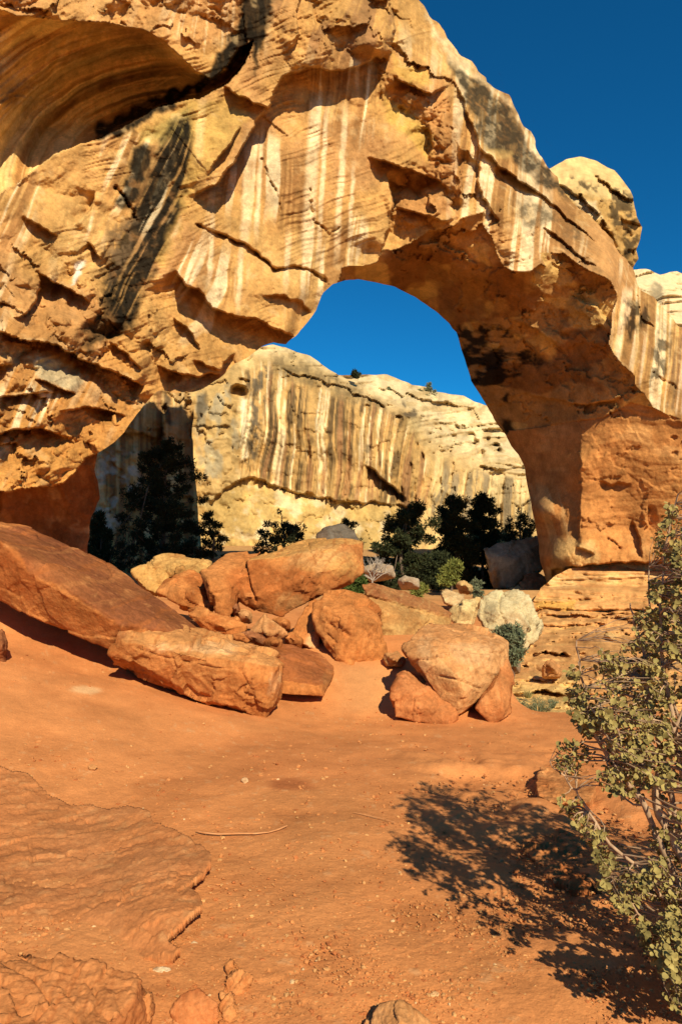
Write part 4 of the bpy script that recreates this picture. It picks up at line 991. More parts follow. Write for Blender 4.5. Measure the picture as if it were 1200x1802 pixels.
    rock('boulder', 'faceted orange boulder in the left of the pile, below the yellowish cracked one', 'boulder', 11.0, [[
        (276, 1042, 0.1), (292, 1020, 0.4), (321, 1005, 0.6), (345, 1008, 0.6), (371, 1025, 0.3), (376, 1074, 0.0), (350, 1078, -0.1), (318, 1066, -0.1), (300, 1056, 0.0), (320, 1030, 0.0), (345, 1040, -0.15)]], 0.7, RO, None, G, seed=8, a1=0.05, fs=0.4)
    rock('boulder', 'rounded orange boulder with a rough right face under the overhanging end of the largest block', 'boulder', 9.9, [[
        (553, 1062, 0.3), (575, 1045, 0.6), (603, 1040, 0.7), (640, 1051, 0.6), (664, 1075, 0.4), (671, 1100, 0.2), (678, 1164, 0.1), (662, 1173, 0.0), (622, 1172, -0.1), (598, 1160, -0.1), (558, 1112, 0.0), (551, 1085, 0.1),
        (600, 1085, -0.15), (650, 1092, -0.05), (640, 1150, -0.12)]], 0.9, RO, None, G, seed=9, cracks=(([(555, 1072), (600, 1088), (660, 1092)], 1.4, 0.03), ([(570, 1110), (590, 1130), (575, 1150)], 1.6, 0.04), ([(560, 1100), (572, 1092), (590, 1105)], 1.6, 0.04)), a1=0.04, a2=0.02, fs=0.5, patches=((562, 1108, 20, 26, (0.44, 0.18, 0.055), 0.5),))
    rock('boulder', 'upright smooth orange wedge between the small broken blocks and the rounded boulder', 'boulder', 10.1, [[
        (510, 1121, 0.2), (520, 1100, 0.3), (535, 1068, 0.5), (556, 1054, 0.6), (560, 1100, 0.2), (562, 1146, 0.1), (545, 1140, 0.0), (525, 1128, 0.05)]], 0.6, RO, None, G, seed=10, a1=0.02, fs=0.5, patches=((548, 1135, 10, 22, LIGHT, 0.5),))
    rock('boulder', 'long tan slab capped by a dark red jagged edge, behind the two rounded boulders', 'boulder', 11.0, [[
        (640, 1046, 0.4), (700, 1052, 0.8), (765, 1076, 1.0), (795, 1090, 1.0), (792, 1102, 0.8), (735, 1122, 0.4), (710, 1147, 0.1), (680, 1140, 0.1), (672, 1076, 0.1), (650, 1060, 0.2), (720, 1090, 0.35)],
        [(636, 1030, 0.35), (650, 1025, 0.7), (702, 1038, 1.1), (766, 1062, 1.3), (796, 1079, 1.3), (792, 1086, 0.95), (760, 1078, 0.8), (700, 1060, 0.55), (645, 1046, 0.25)]], 0.8, (0.46, 0.25, 0.08), None, G, seed=11, zones=(([(630, 1030), (650, 1020), (702, 1034), (800, 1076), (794, 1090), (760, 1078), (700, 1062), (640, 1046)], (0.27, 0.085, 0.03), 0.9),), a1=0.02, fs=0.6, bedding=0.02)
    rock('boulder', 'big angular pale orange boulder front right, leaning on a darker block', 'boulder', 8.35, [[
        (709, 1142, 0.3), (722, 1122, 0.5), (737, 1108, 0.7), (760, 1097, 1.0), (800, 1099, 1.2), (860, 1112, 1.2), (894, 1130, 0.8), (890, 1164, 0.4), (866, 1200, 0.1), (836, 1240, 0.0), (800, 1268, -0.05), (776, 1236, -0.05), (716, 1152, 0.1),
        (800, 1186, -0.25), (815, 1225, -0.2), (770, 1150, -0.05), (845, 1165, -0.05), (880, 1138, 0.2), (790, 1120, 0.35)]], 0.9, (0.56, 0.27, 0.095), (0.50, 0.22, 0.075), G, seed=12, cracks=(([(722, 1130), (775, 1136), (830, 1146), (890, 1150)], 1.6, 0.03), ([(770, 1190), (815, 1200), (850, 1215)], 1.5, 0.04)), a1=0.035, a2=0.02, fs=0.6, patches=((820, 1150, 60, 28, LIGHT, 0.4), (750, 1150, 20, 40, LIGHT, 0.35), (770, 1210, 50, 12, (0.46, 0.19, 0.06), 0.6)))
    rock('boulder', 'dark rust block under the left side of the big angular boulder', 'boulder', 8.2, [[
        (690, 1214, 0.1), (699, 1186, 0.3), (716, 1174, 0.5), (748, 1190, 0.5), (790, 1230, 0.2), (801, 1262, 0.0), (787, 1276, -0.05), (740, 1272, -0.05), (694, 1262, 0.0), (702, 1196, 0.1), (740, 1240, -0.1)]], 0.7, (0.48, 0.175, 0.055), None, G, seed=13, cracks=(([(715, 1195), (730, 1225), (722, 1262)], 1.4, 0.025),), a1=0.04, fs=0.5)
    rock('boulder', 'rust block wedged under the right side of the big angular boulder', 'boulder', 8.2, [[
        (890, 1148, 0.6), (902, 1186, 0.4), (901, 1255, 0.1), (885, 1266, 0.0), (865, 1276, 0.0), (834, 1246, 0.0), (868, 1206, 0.05), (880, 1230, -0.05)]], 0.7, (0.49, 0.19, 0.06), None, G, seed=14, a1=0.03, fs=0.5)
    rock('boulder', 'grey cream boulder with a rounded top behind the big angular boulder', 'boulder', 18.3, [[
        (838, 1082, 0.2), (846, 1052, 0.4), (862, 1042, 0.6), (882, 1038, 0.7), (905, 1060, 0.3), (926, 1100, 0.0), (924, 1130, -0.1), (912, 1145, -0.1), (880, 1130, -0.1), (850, 1108, 0.0), (880, 1075, -0.2)]], 0.9, PALE, None, G, seed=15, cracks=(([(880, 1040), (876, 1070), (890, 1095), (884, 1125)], 1.6, 0.08),), a1=0.09, a2=0.03, fs=0.6, patches=((880, 1120, 24, 14, LIGHT, 0.4),))
    rock('boulder', 'grey cream boulder split by a crack, right of the rounded grey one', 'boulder', 18.5, [[
        (884, 1042, 0.5), (910, 1037, 0.6), (930, 1054, 0.4), (940, 1080, 0.2), (951, 1102, 0.1), (945, 1122, 0.0), (922, 1142, -0.05), (912, 1138, 0.0), (928, 1102, 0.0), (908, 1062, 0.1)]], 0.8, PALE, None, G, seed=16, a1=0.09, a2=0.03, fs=0.5)
    rock('boulder', 'yellow ochre boulder with an orange stain left of the grey cream ones', 'boulder', 16.8, [[
        (790, 1082, 0.2), (800, 1065, 0.3), (812, 1054, 0.4), (846, 1050, 0.5), (838, 1080, 0.1), (832, 1098, 0.0), (806, 1100, 0.0), (820, 1070, -0.1)]], 0.8, (0.60, 0.40, 0.16), None, G, seed=17, a1=0.05, fs=0.5)
    rock('boulder', 'pale broken slab in front of the sunlit shrub', 'boulder', 25.0, [[
        (775, 1044, 0.3), (785, 1036, 0.6), (815, 1045, 0.6), (818, 1060, 0.2), (800, 1068, 0.0), (782, 1060, 0.0)]], 0.9, (0.58, 0.42, 0.20), None, G, seed=18, a1=0.06, fs=0.5)
    rock('boulder', 'big grey boulder in shade beside the foot of the buttress', 'boulder', 46.0, [[
        (849, 966, 0.6), (885, 953, 1.6), (945, 944, 2.2), (960, 950, 2.0), (956, 1000, 0.8), (925, 1012, 0.2), (912, 1026, 0.2), (905, 1034, 0.2), (868, 1038, 0.2), (858, 1000, 0.3), (856, 980, 0.2), (905, 985, -0.2)]], 3.0, (0.46, 0.36, 0.21), None, G, seed=19, a1=0.12, a2=0.08, fs=1.8, patches=((870, 1020, 10, 30, (0.52, 0.24, 0.07), 0.8),))
    rock('boulder', 'dark rounded boulder in the shade at the foot of the pillar', 'boulder', 44.5, [[
        (914, 1024, 0.3), (925, 1012, 0.8), (945, 1008, 1.0), (965, 1015, 0.6), (966, 1050, 0.0), (940, 1052, -0.2), (922, 1042, 0.0)]], 1.6, (0.40, 0.24, 0.11), None, G, seed=20, a1=0.1, a2=0.06, fs=1.0)
    rock('boulder', 'small grey stone below the dark rounded boulder in the shade', 'boulder', 42.0, [[
        (930, 1052, 0.1), (938, 1047, 0.3), (950, 1050, 0.2), (948, 1064, 0.0), (934, 1066, 0.0)]], 0.5, (0.42, 0.30, 0.15), None, G, seed=21, a1=0.05, fs=0.5)
    rock('boulder', 'dark grey slab between the dead-topped pine and the top of the largest block', 'boulder', 40.0, [[
        (556, 940, 0.6), (572, 928, 1.6), (600, 924, 1.8), (625, 934, 1.2), (634, 950, 0.4), (630, 975, 0.0), (560, 972, 0.0)]], 2.5, (0.13, 0.10, 0.07), None, G, seed=22, a1=0.1, a2=0.08, fs=1.5)
    small = [
        ((333, 1082), (352, 1066), (380, 1080), (402, 1090), (425, 1095), (436, 1102), (430, 1124), (398, 1124), (362, 1112), 10.3, 'flat orange block low in the pile, against the upper edge of the pointed slab'),
        ((434, 1112), (450, 1096), (466, 1080), (486, 1098), (506, 1116), (482, 1136), (455, 1130), (436, 1118), 9.9, 'pale pink rhombic block standing on edge in the middle of the pile'),
        ((418, 1078), (430, 1072), (442, 1078), (443, 1096), (424, 1094), 10.5, 'tiny light chip in the gap under the largest block'),
        ((330, 1070), (348, 1062), (360, 1066), (362, 1082), (340, 1086), 10.9, 'small orange block between the faceted boulder and the flat one'),
        ((480, 1092), (492, 1086), (508, 1092), (510, 1108), (496, 1110), 10.4, 'small pinkish stone under the belly of the largest block'),
        ((418, 1112), (440, 1108), (470, 1120), (466, 1136), (430, 1128), 9.7, 'dark red sliver in front of the rhombic block'),
        ((505, 1150), (520, 1140), (548, 1146), (552, 1166), (520, 1166), 9.8, 'low orange chip between the smooth slab and the upright wedge'),
        ((676, 1150), (700, 1147), (712, 1158), (708, 1172), (680, 1170), 9.6, 'small tan slab end between the rounded and the angular boulders'),
        ((372, 1092), (392, 1084), (420, 1088), (428, 1104), (404, 1110), (380, 1106), 10.45, 'low orange block behind the flat one, below the leaning wedge'),
        ((388, 1118), (420, 1112), (452, 1124), (446, 1138), (404, 1136), 9.6, 'red slab fragment lying along the top of the pointed slab'),
        ((462, 1128), (484, 1120), (500, 1128), (494, 1144), (470, 1142), 9.4, 'small red chunk right of the rhombic block'),
        ((500, 1118), (514, 1112), (532, 1126), (526, 1142), (506, 1140), 10.0, 'orange fragment at the foot of the upright wedge'),
        ((402, 1062), (418, 1058), (424, 1080), (408, 1090), 10.6, 'narrow dark stone jammed under the largest block'),
        ((955, 1192), (956, 1172), (964, 1160), (972, 1161), (988, 1184), (986, 1193), 13.6, 'upright striped tan stone on the bedded ledge right of the boulders'),
        ((1060, 1118), (1072, 1112), (1085, 1118), (1084, 1130), (1064, 1130), 23.0, 'orange stone on the bedded ledges behind the leafy shrub'),
        ((890, 1165), (905, 1160), (918, 1168), (914, 1184), (896, 1184), 12.6, 'pale chip beside the grey green shrub behind the angular boulder'),
        ((804, 1028), (815, 1024), (830, 1030), (828, 1042), (808, 1040), 19.0, 'small ochre stone under the green shrub in the shade edge'),
        ((700, 1020), (716, 1014), (736, 1020), (738, 1034), (706, 1034), 24.0, 'brown stone in the shade beneath the dark junipers'),
        ((640, 1000), (660, 990), (690, 996), (696, 1016), (650, 1020), 27.0, 'grey stone behind the bare dead shrub'),
        ((-14, 1168), (-8, 1118), (4, 1106), (13, 1130), (10, 1168), 7.6, 'dark stump-like stone at the left edge under the propped slab'),
    ]
    rnd = random.Random(3)
    for k, it in enumerate(small):
        inpile = 8.5 < it[-2] < 11.2
        pts = [(x, y, rnd.uniform(0, 0.15) * it[-2] / 10) for x, y in it[:-2]]
        cx = sum(p[0] for p in pts) / len(pts); cy = sum(p[1] for p in pts) / len(pts)
        pts += [(cx + rnd.uniform(-5, 5), cy + rnd.uniform(-4, 4), -0.02 * it[-2])]
        c = (0.56, 0.33, 0.12) if it[-2] > 11 else RO
        if 'dark' in it[-1]: c = (0.30, 0.11, 0.04)
        if 'pale' in it[-1] or 'light' in it[-1] or 'tan' in it[-1]: c = (0.50, 0.23, 0.08)
        if 'grey' in it[-1] or 'brown' in it[-1]: c = (0.38, 0.28, 0.17)
        rock('boulder' if inpile else 'stone', it[-1], 'rock', it[-2], [pts], 0.04 * it[-2], c, None, G if inpile else None, seed=30 + k, a1=0.0022 * it[-2], a2=0.0016 * it[-2], fs=0.03 * it[-2])
    # rock in front: near the camera
    z = lambda h: ('z', h)
    rock('rock_slab', 'rough nearest rock slab filling the bottom left corner, with a broken right side', 'rock', 2.42, [[
        (-160, 1652, z(0.16)), (0, 1671, z(0.16)), (90, 1684, z(0.16)), (150, 1694, z(0.155)), (241, 1714, z(0.14)), (237, 1752, z(0.14)), (182, 1812, z(0.14)), (120, 1880, z(0.14)), (-160, 1890, z(0.15)), (-160, 1990, z(-0.05)), (120, 2010, z(-0.05)), (225, 1880, z(-0.05)), (266, 1815, z(-0.02)), (262, 1770, z(-0.01))]], 0.03,
        (0.43, 0.15, 0.045), (0.50, 0.195, 0.062), 'bedrock and loose rocks by the camera', vox=0.0065, sm=1, a1=0.014, a2=0.010, fs=0.11, seed=50, mat=M_SHELF, cracks=(([(0, 1690), (60, 1720), (90, 1760), (60, 1802)], 2, 0.02), ([(20, 1672), (70, 1700), (130, 1712)], 2, 0.015), ([(150, 1720), (175, 1760), (140, 1800)], 2, 0.012)))
    rock('rock', 'upright broken chunk leaning on the right side of the corner slab', 'rock', 2.4, [[
        (234, 1760, z(0.09)), (252, 1744, z(0.10)), (264, 1748, z(0.09)), (266, 1790, z(0.03)), (268, 1822, z(-0.03)), (236, 1840, z(-0.03)), (225, 1800, z(0.03))]], 0.05, (0.50, 0.19, 0.058), None, 'bedrock and loose rocks by the camera', vox=0.005, sm=1, a1=0.010, a2=0.007, fs=0.06, seed=57, mat=M_SHELF)
    rock('rock', 'wedge-shaped reddish rock half sunk in dirt beside the corner slab', 'rock', 2.4, [[
        (300, 1774, z(0.03)), (318, 1752, z(0.05)), (350, 1738, z(0.07)), (382, 1764, z(0.055)), (387, 1790, z(0.0)), (372, 1806, z(-0.02)), (330, 1815, z(-0.02)), (298, 1790, z(0.0))]], 0.08, (0.50, 0.175, 0.055), None, 'bedrock and loose rocks by the camera', vox=0.005, sm=2, a1=0.006, a2=0.004, fs=0.08, seed=51, mat=M_SHELF)
    rock('rock', 'lumpy broken rock ridge on the dirt right of the wedge-shaped rock', 'rock', 2.5, [
        [(398, 1700, z(0.03)), (408, 1690, z(0.045)), (418, 1698, z(0.04)), (420, 1718, z(-0.01)), (402, 1718, z(-0.01))],
        [(402, 1714, z(0.03)), (425, 1706, z(0.055)), (443, 1716, z(0.05)), (441, 1738, z(0.0)), (428, 1752, z(-0.02)), (408, 1764, z(-0.02)), (394, 1745, z(0.0)), (394, 1728, z(0.02))],
        [(388, 1746, z(0.025)), (410, 1748, z(0.035)), (420, 1775, z(0.0)), (424, 1800, z(-0.02)), (416, 1830, z(-0.03)), (390, 1805, z(0.0))]], 0.06, (0.50, 0.195, 0.06), None, 'bedrock and loose rocks by the camera', vox=0.005, sm=1, a1=0.009, a2=0.007, fs=0.05, seed=52, mat=M_SHELF)
    rock('rock', 'tan pointed rock cut by the bottom edge of the picture, casting a small black shadow', 'rock', 2.36, [[
(640, 1812, z(0.0)), (668, 1768, z(0.06)), (690, 1758, z(0.09)), (705, 1760, z(0.09)), (732, 1776, z(0.06)), (764, 1808, z(0.0)), (770, 1860, z(-0.03)), (640, 1870, z(-0.03)), (700, 1800, z(0.085))]], 0.1, (0.52, 0.235, 0.08), None, 'bedrock and loose rocks by the camera', vox=0.005, sm=2, a1=0.008, a2=0.006, fs=0.09, seed=53, mat=M_SHELF)
    rock('rock', 'smooth orange block under the leafy shrub with a crack along its left edge', 'rock', 4.55, [[
        (946, 1400, z(-0.21)), (942, 1375, z(-0.22)), (950, 1350, z(-0.24)), (985, 1342, z(-0.24)), (1030, 1345, z(-0.22)), (1050, 1380, z(-0.2)), (1040, 1410, z(-0.19)), (975, 1414, z(-0.2)), (975, 1424, z(-0.34)), (940, 1408, z(-0.3)), (1040, 1430, z(-0.3))]], 0.05, (0.53, 0.215, 0.068), None, 'bedrock and loose rocks by the camera', sm=2, a1=0.012, a2=0.006, fs=0.2, seed=54, vox=0.01)
    rock('rock', 'rough ledge of rock inside the shrub shadow', 'rock', 4.1, [[
        (936, 1500, z(-0.1)), (945, 1474, z(-0.1)), (985, 1462, z(-0.1)), (1040, 1480, z(-0.06)), (1080, 1540, z(-0.03)), (1060, 1575, z(-0.03)), (1000, 1560, z(-0.06)), (950, 1535, z(-0.1)), (940, 1525, z(-0.25)), (1000, 1580, z(-0.25)), (1060, 1600, z(-0.2))]], 0.05, (0.50, 0.19, 0.06), None, 'bedrock and loose rocks by the camera', sm=1, a1=0.03, a2=0.012, fs=0.16, seed=55, vox=0.009, mat=M_SHELF)
    rock('stone', 'dark flat stone standing for a shadow at the left edge, beyond the bedrock shelf', 'stone', 5.6, [[
        (-60, 1316, 0.3), (0, 1308, 0.3), (30, 1309, 0.25), (40, 1312, 0.15), (22, 1332, 0.0), (0, 1344, -0.05), (-60, 1346, -0.05)]], 0.1, (0.13, 0.05, 0.022), None, None, sm=1, a1=0.012, a2=0.008, fs=0.15, seed=56, vox=0.01)  # dark stone added to stand for a shadow lying here
    lone = [
        ((424, 1374), (428, 1369), (436, 1370), (438, 1377), (430, 1381), 'cream pebble beside the dark damp patch in the trail', (0.56, 0.34, 0.16)),
        ((266, 1709), (276, 1703), (300, 1704), (304, 1709), (284, 1715), 'long cream flake of stone by the corner slab', (0.60, 0.40, 0.21)),
        ((883, 1794), (890, 1790), (898, 1794), (896, 1800), (886, 1801), 'cream pebble at the bottom edge near the shrub shadow', (0.70, 0.48, 0.26)),
        ((1036, 1770), (1044, 1764), (1052, 1769), (1048, 1777), (1039, 1777), 'rust pebble at the lower rim of the shrub shadow', (0.55, 0.24, 0.08)),
        ((755, 1750), (764, 1745), (774, 1749), (770, 1756), (758, 1756), 'tan pebble right of the pointed rock at the bottom', (0.60, 0.32, 0.13)),
        ((896, 1706), (902, 1702), (908, 1706), (905, 1712), (898, 1711), 'pale pebble lying inside the shrub shadow', (0.62, 0.34, 0.14)),
        ((155, 1350), (163, 1346), (173, 1350), (168, 1356), (158, 1356), 'orange pebble on the trail above the bedrock shelf', (0.54, 0.24, 0.08)),
        ((335, 1662), (342, 1657), (350, 1661), (347, 1668), (338, 1668), 'cream pebble at the lower rim of the bedrock shelf', (0.70, 0.48, 0.25)),
    ]
    for k, it in enumerate(lone):
        xs = [p[0] for p in it[:-2]]; ys = [p[1] for p in it[:-2]]
        Yd = float(ground_hit(sum(xs) / 5, max(ys)))
        s = Yd / F_PX
        pts = [(x, y - 2, (max(ys) - y) * s * 1.2) for x, y in it[:-2]]
        rock('pebble', it[-2], 'stone', Yd, [pts], 6 * s, it[-1], None, 'single pebbles on the trail', vox=0.0025 if Yd < 4 else 0.005, sm=2, a1=0.002, a2=0.001, fs=0.03, seed=70 + k)

def build_shelf():
    """ragged bedrock shelf level with the trail at the left"""
    out = [(-170, 1335), (0, 1346), (52, 1364), (86, 1394), (125, 1415), (190, 1421), (236, 1418), (262, 1431), (271, 1448), (312, 1462), (346, 1482), (371, 1500), (373, 1516), (356, 1531), (341, 1545), (336, 1560), (350, 1576), (356, 1592), (338, 1606), (320, 1621), (296, 1632), (322, 1645), (280, 1655), (200, 1650), (120, 1640), (0, 1650), (-170, 1660)]
    ol = ragged(out, 4.5, 5, 41)
    S = Relief(-170, 380, 1330, 1664, 1.6, ol)
    X, Y = S.PX, S.PY
    d, _ = pdist(X, Y, ol, True); d = np.abs(d)
    right = sstep(X, 120, 330)
    H = 0.035 + 0.08 * right
    D = ground_hit(X, Y, H)
    P = atn(X, Y, D)
    f1 = facet2(P[..., 0] / 0.30 + 0.4 * S.WX, P[..., 1] / 0.16 + 0.4 * S.WY, 321, 0.8, 'step')
    f2 = facet2(P[..., 0] / 0.09 + 0.3 * S.WX, P[..., 1] / 0.06 + 0.3 * S.WY, 323, 0.8, 'step')
    n = fbm3(P, 0.5, 4, 325); nf = fbm3(P, 0.06, 4, 327, 0.6)
    f1 = facet2(P[..., 0] / 0.34 + 0.4 * S.WX, P[..., 1] / 0.2 + 0.4 * S.WY, 321, 1.0, 'max'); f2 = facet2(P[..., 0] / 0.11 + 0.3 * S.WX, P[..., 1] / 0.07 + 0.3 * S.WY, 323, 0.9, 'max')
    f3 = facet2((P[..., 0] + 0.4 * P[..., 1]) / 0.10 + 0.25 * S.WX, (P[..., 1] - 0.4 * P[..., 0]) / 0.055 + 0.25 * S.WY, 324, 1.0, 'step'); f4 = facet2((P[..., 0] + 0.4 * P[..., 1]) / 0.26 + 0.25 * S.WX, (P[..., 1] - 0.4 * P[..., 0]) / 0.12 + 0.25 * S.WY, 326, 1.0, 'step')
    dz = 0.009 * f1 + 0.001 * f2 + 0.003 * f3 + 0.010 * f4 + 0.004 * n + 0.002 * nf - 0.009 * (1 - sstep(np.abs(fbm2(P[..., 0] / 0.35, P[..., 1] / 0.22, 3, 328)), 0.0, 0.05))
    thin = sstep(Y, 1600, 1660)
    dz = dz - thin * 0.07
    P[..., 2] += dz
    S.C[:] = (0.48, 0.18, 0.058)
    S.paint(sstep(n, 0.0, 0.7), (0.46, 0.185, 0.065), 0.7)
    S.paint(sstep(nf, 0.1, 0.8), (0.58, 0.28, 0.105), 0.5)
    S.paint(sstep(-f1, 0.1, 0.6), (0.42, 0.15, 0.048), 0.5)
    ins = inside(X, Y, ol); ny, nx = X.shape
    cell = ins[:-1, :-1] & ins[1:, :-1] & ins[:-1, 1:] & ins[1:, 1:]
    I = np.arange(ny * nx).reshape(ny, nx)
    q = np.stack([I[:-1, :-1], I[1:, :-1], I[1:, 1:], I[:-1, 1:]], -1)[cell]
    V = P.reshape(-1, 3); N = len(V)
    # broken side: straight down, then undercut
    e = np.concatenate([q[:, [0, 1]], q[:, [1, 2]], q[:, [2, 3]], q[:, [3, 0]]])
    key = np.minimum(e[:, 0], e[:, 1]) * N + np.maximum(e[:, 0], e[:, 1])
    u, inv, c = np.unique(key, return_inverse=True, return_counts=True)
    be = e[c[inv] == 1]
    cen = V[q.ravel()].mean(0)
    V1 = V.copy(); V1[:, 2] -= 0.035
    V2 = V.copy(); V2[:, :2] += (cen - V)[:, :2] * 0.05; V2[:, 2] -= 0.05
    V3 = V2.copy(); V3[:, 2] -= 0.15
    sk = [np.stack([be[:, 1] + k * N, be[:, 0] + k * N, be[:, 0] + (k + 1) * N, be[:, 1] + (k + 1) * N], -1) for k in range(3)]
    C = np.tile(S.C.reshape(-1, 3), (4, 1))
    VV, FF, CC = compact(np.concatenate([V, V1, V2, V3]), [q] + sk, C)
    b = at(60, 1660, 2.9); b = np.array((b.x, b.y, float(VV[:, 2].min())))
    o = link('bedrock_shelf', new_mesh('bedrock_shelf', VV - b, FF, CC), M_SHELF, loc=b)
    tag(o, 'wide ragged shelf of rust bedrock at the left, broken off along its right edge', 'bedrock', 'bedrock and loose rocks by the camera')

def build_gravel():
    rnd = np.random.default_rng(11)
    bm = bmesh.new(); bmesh.ops.create_icosphere(bm, subdivisions=1, radius=1.0)
    bv = np.array([v.co[:] for v in bm.verts]); bf = np.array([[v.index for v in f.verts] for f in bm.faces]); bm.free()
    n = 28000
    px = rnd.uniform(-40, 1240, n); py = 1140 + (1830 - 1140) * rnd.uniform(0, 1, n) ** 0.75
    w = 0.30 + 0.9 * np.exp(-((px - 800) / 240) ** 2 - ((py - 1720) / 70) ** 2) + 0.7 * np.exp(-((px - 180) / 200) ** 2 - ((py - 1650) / 16) ** 2) + 0.8 * np.exp(-((px - 1000) / 120) ** 2 - ((py - 1440) / 90) ** 2) + 0.9 * np.exp(-((px - 960) / 180) ** 2 - ((py - 1600) / 130) ** 2)
    w = np.where(py < 1290, 0.06 + 0.6 * np.exp(-((px - 100) / 110) ** 2 - ((py - 1165) / 28) ** 2) + 0.6 * np.exp(-((px - 650) / 260) ** 2 - ((py - 1262) / 18) ** 2), w)
    k = rnd.uniform(0, 1, n) < w
    px, py = px[k], py[k]; n = len(px)
    D = ground_hit(px, py)
    P = atn(px, py, D)
    P[:, 2] += 0.045 * fbm3(np.stack([P[:, 0], P[:, 1], P[:, 2] * 0], -1), 1.6, 4, 301) * 1.0
    s = 0.0024 + 0.0095 * rnd.uniform(0, 1, n) ** 4.0
    s = s * np.clip(D / 3.0, 0.9, 1.9)
    V = np.repeat(bv[None], n, 0) * (1 + 0.28 * rnd.standard_normal((n, len(bv), 1)).clip(-1.5, 1.5))
    V = V * s[:, None, None] * np.stack([np.ones(n), rnd.uniform(0.6, 1.2, n), rnd.uniform(0.45, 0.8, n)], -1)[:, None]
    a = rnd.uniform(0, 6.28, n); ca, sa = np.cos(a)[:, None], np.sin(a)[:, None]
    V = np.stack([V[..., 0] * ca - V[..., 1] * sa, V[..., 0] * sa + V[..., 1] * ca, V[..., 2]], -1) + P[:, None]
    F = (bf[None] + (np.arange(n) * len(bv))[:, None, None]).reshape(-1, 3)
    base = np.array([(0.50, 0.20, 0.065), (0.56, 0.28, 0.10), (0.42, 0.14, 0.045), (0.66, 0.42, 0.20)])
    C = base[rnd.choice(4, n, p=[0.55, 0.22, 0.22, 0.01])]
    C = np.repeat(C[:, None], len(bv), 1).reshape(-1, 3)
    o = link('gravel', new_mesh('gravel', V.reshape(-1, 3), [F], C, smooth=False), M_DIRT)
    tag(o, 'fine red gravel scattered over the trail', 'gravel', kind='stuff')
# ------------------------------------------------------------------ plants
class Tubes:
    def __init__(s): s.V = []; s.F = []; s.n = 0
    def add(s, pts, rads, k=6):
        pts = [Vector(p) for p in pts]
        ring0 = None
        up = Vector((0.31, 0.2, 0.93)).normalized()
        for i, p in enumerate(pts):
            d = (pts[min(i + 1, len(pts) - 1)] - pts[max(i - 1, 0)])
            d = d.normalized() if d.length > 1e-9 else Vector((0, 0, 1))
            a = d.cross(up)
            if a.length < 0.1: a = d.cross(Vector((1, 0, 0)))
            a.normalize(); b = d.cross(a)
            ring = []
            for j in range(k):
                t = 2 * math.pi * j / k
                s.V.append(p + (a * math.cos(t) + b * math.sin(t)) * rads[i]); ring.append(s.n); s.n += 1
            if ring0:
                for j in range(k):
                    s.F.append((ring0[j], ring0[(j + 1) % k], ring[(j + 1) % k], ring[j]))
            ring0 = ring
    def mesh(s, name, off):
        return new_mesh(name, np.array([v[:] for v in s.V]) - np.array(off), [np.array(s.F)])

def bend(a, b, n, wob, rnd, sag=0.0):
    a, b = Vector(a), Vector(b); L = (b - a).length
    out = []
    o = Vector((rnd.uniform(-1, 1), rnd.uniform(-1, 1), rnd.uniform(-1, 1))) * wob * L
    o2 = Vector((rnd.uniform(-1, 1), rnd.uniform(-1, 1), rnd.uniform(-1, 1))) * wob * L * 0.5
    for i in range(n + 1):
        t = i / n
        out.append(a.lerp(b, t) + o * math.sin(math.pi * t) + o2 * math.sin(2 * math.pi * t) + Vector((0, 0, -sag * L * math.sin(math.pi * t))))
    return out

M_BARK = flat_mat('bark', (0.10, 0.07, 0.05), (0.20, 0.14, 0.09), 8, 0.95)
M_JUN = flat_mat('shaded_juniper_green', (0.020, 0.026, 0.009), (0.046, 0.052, 0.016), 3, 0.8, 0.15)  # dark copy: the shade behind the arch is put into the green
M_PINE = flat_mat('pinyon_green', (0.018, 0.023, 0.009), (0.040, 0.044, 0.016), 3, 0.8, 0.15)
M_LIME = flat_mat('sunlit_juniper_green', (0.16, 0.17, 0.035), (0.24, 0.24, 0.05), 3, 0.8, 0.2)  # light copy of the juniper green, with sunlight put into the colour
M_SAGE = flat_mat('sage_green', (0.13, 0.15, 0.075), (0.20, 0.21, 0.11), 6, 0.9, 0.2)
M_GRASS = flat_mat('dry_grass', (0.22, 0.22, 0.08), (0.34, 0.28, 0.11), 9, 0.9, 0.2)
M_DEAD = flat_mat('dead_wood', (0.30, 0.24, 0.18), (0.44, 0.36, 0.27), 5, 0.95)
M_LEAF = flat_mat('buffaloberry_leaf', (0.12, 0.095, 0.026), (0.41, 0.315, 0.095), 14, 0.75, 0.10)
M_STEM = flat_mat('buffaloberry_stem', (0.26, 0.16, 0.09), (0.50, 0.33, 0.19), 20, 0.9)
M_TWIG = flat_mat('weathered_twig', (0.46, 0.19, 0.065), (0.56, 0.27, 0.11), 20, 0.9)

def sprigs(rng, centres, radii, per, size, flat=0.8, elong=2.2):
    """small leaf blades filling clumps round the given centres"""
    n = len(centres) * per
    c = np.repeat(np.array(centres), per, 0); r = np.repeat(np.array(radii), per)
    d = rng.standard_normal((n, 3)); d /= np.linalg.norm(d, axis=1, keepdims=True)
    p = c + d * (r * rng.uniform(0.1, 1, n) ** 0.6)[:, None] * np.array([1, 1, flat])
    ax = d * 0.8 + rng.standard_normal((n, 3)) * 0.6 + np.array([0, 0, 0.35]); ax /= np.linalg.norm(ax, axis=1, keepdims=True)
    sd = np.cross(ax, rng.standard_normal((n, 3))); sd /= np.maximum(np.linalg.norm(sd, axis=1, keepdims=True), 1e-6)
    s = (size * rng.uniform(0.55, 1.3, n))[:, None]
    V = np.stack([p - sd * s * 0.5, p + sd * s * 0.5, p + ax * s * elong], 1).reshape(-1, 3)
    return V, np.arange(n * 3).reshape(-1, 3)

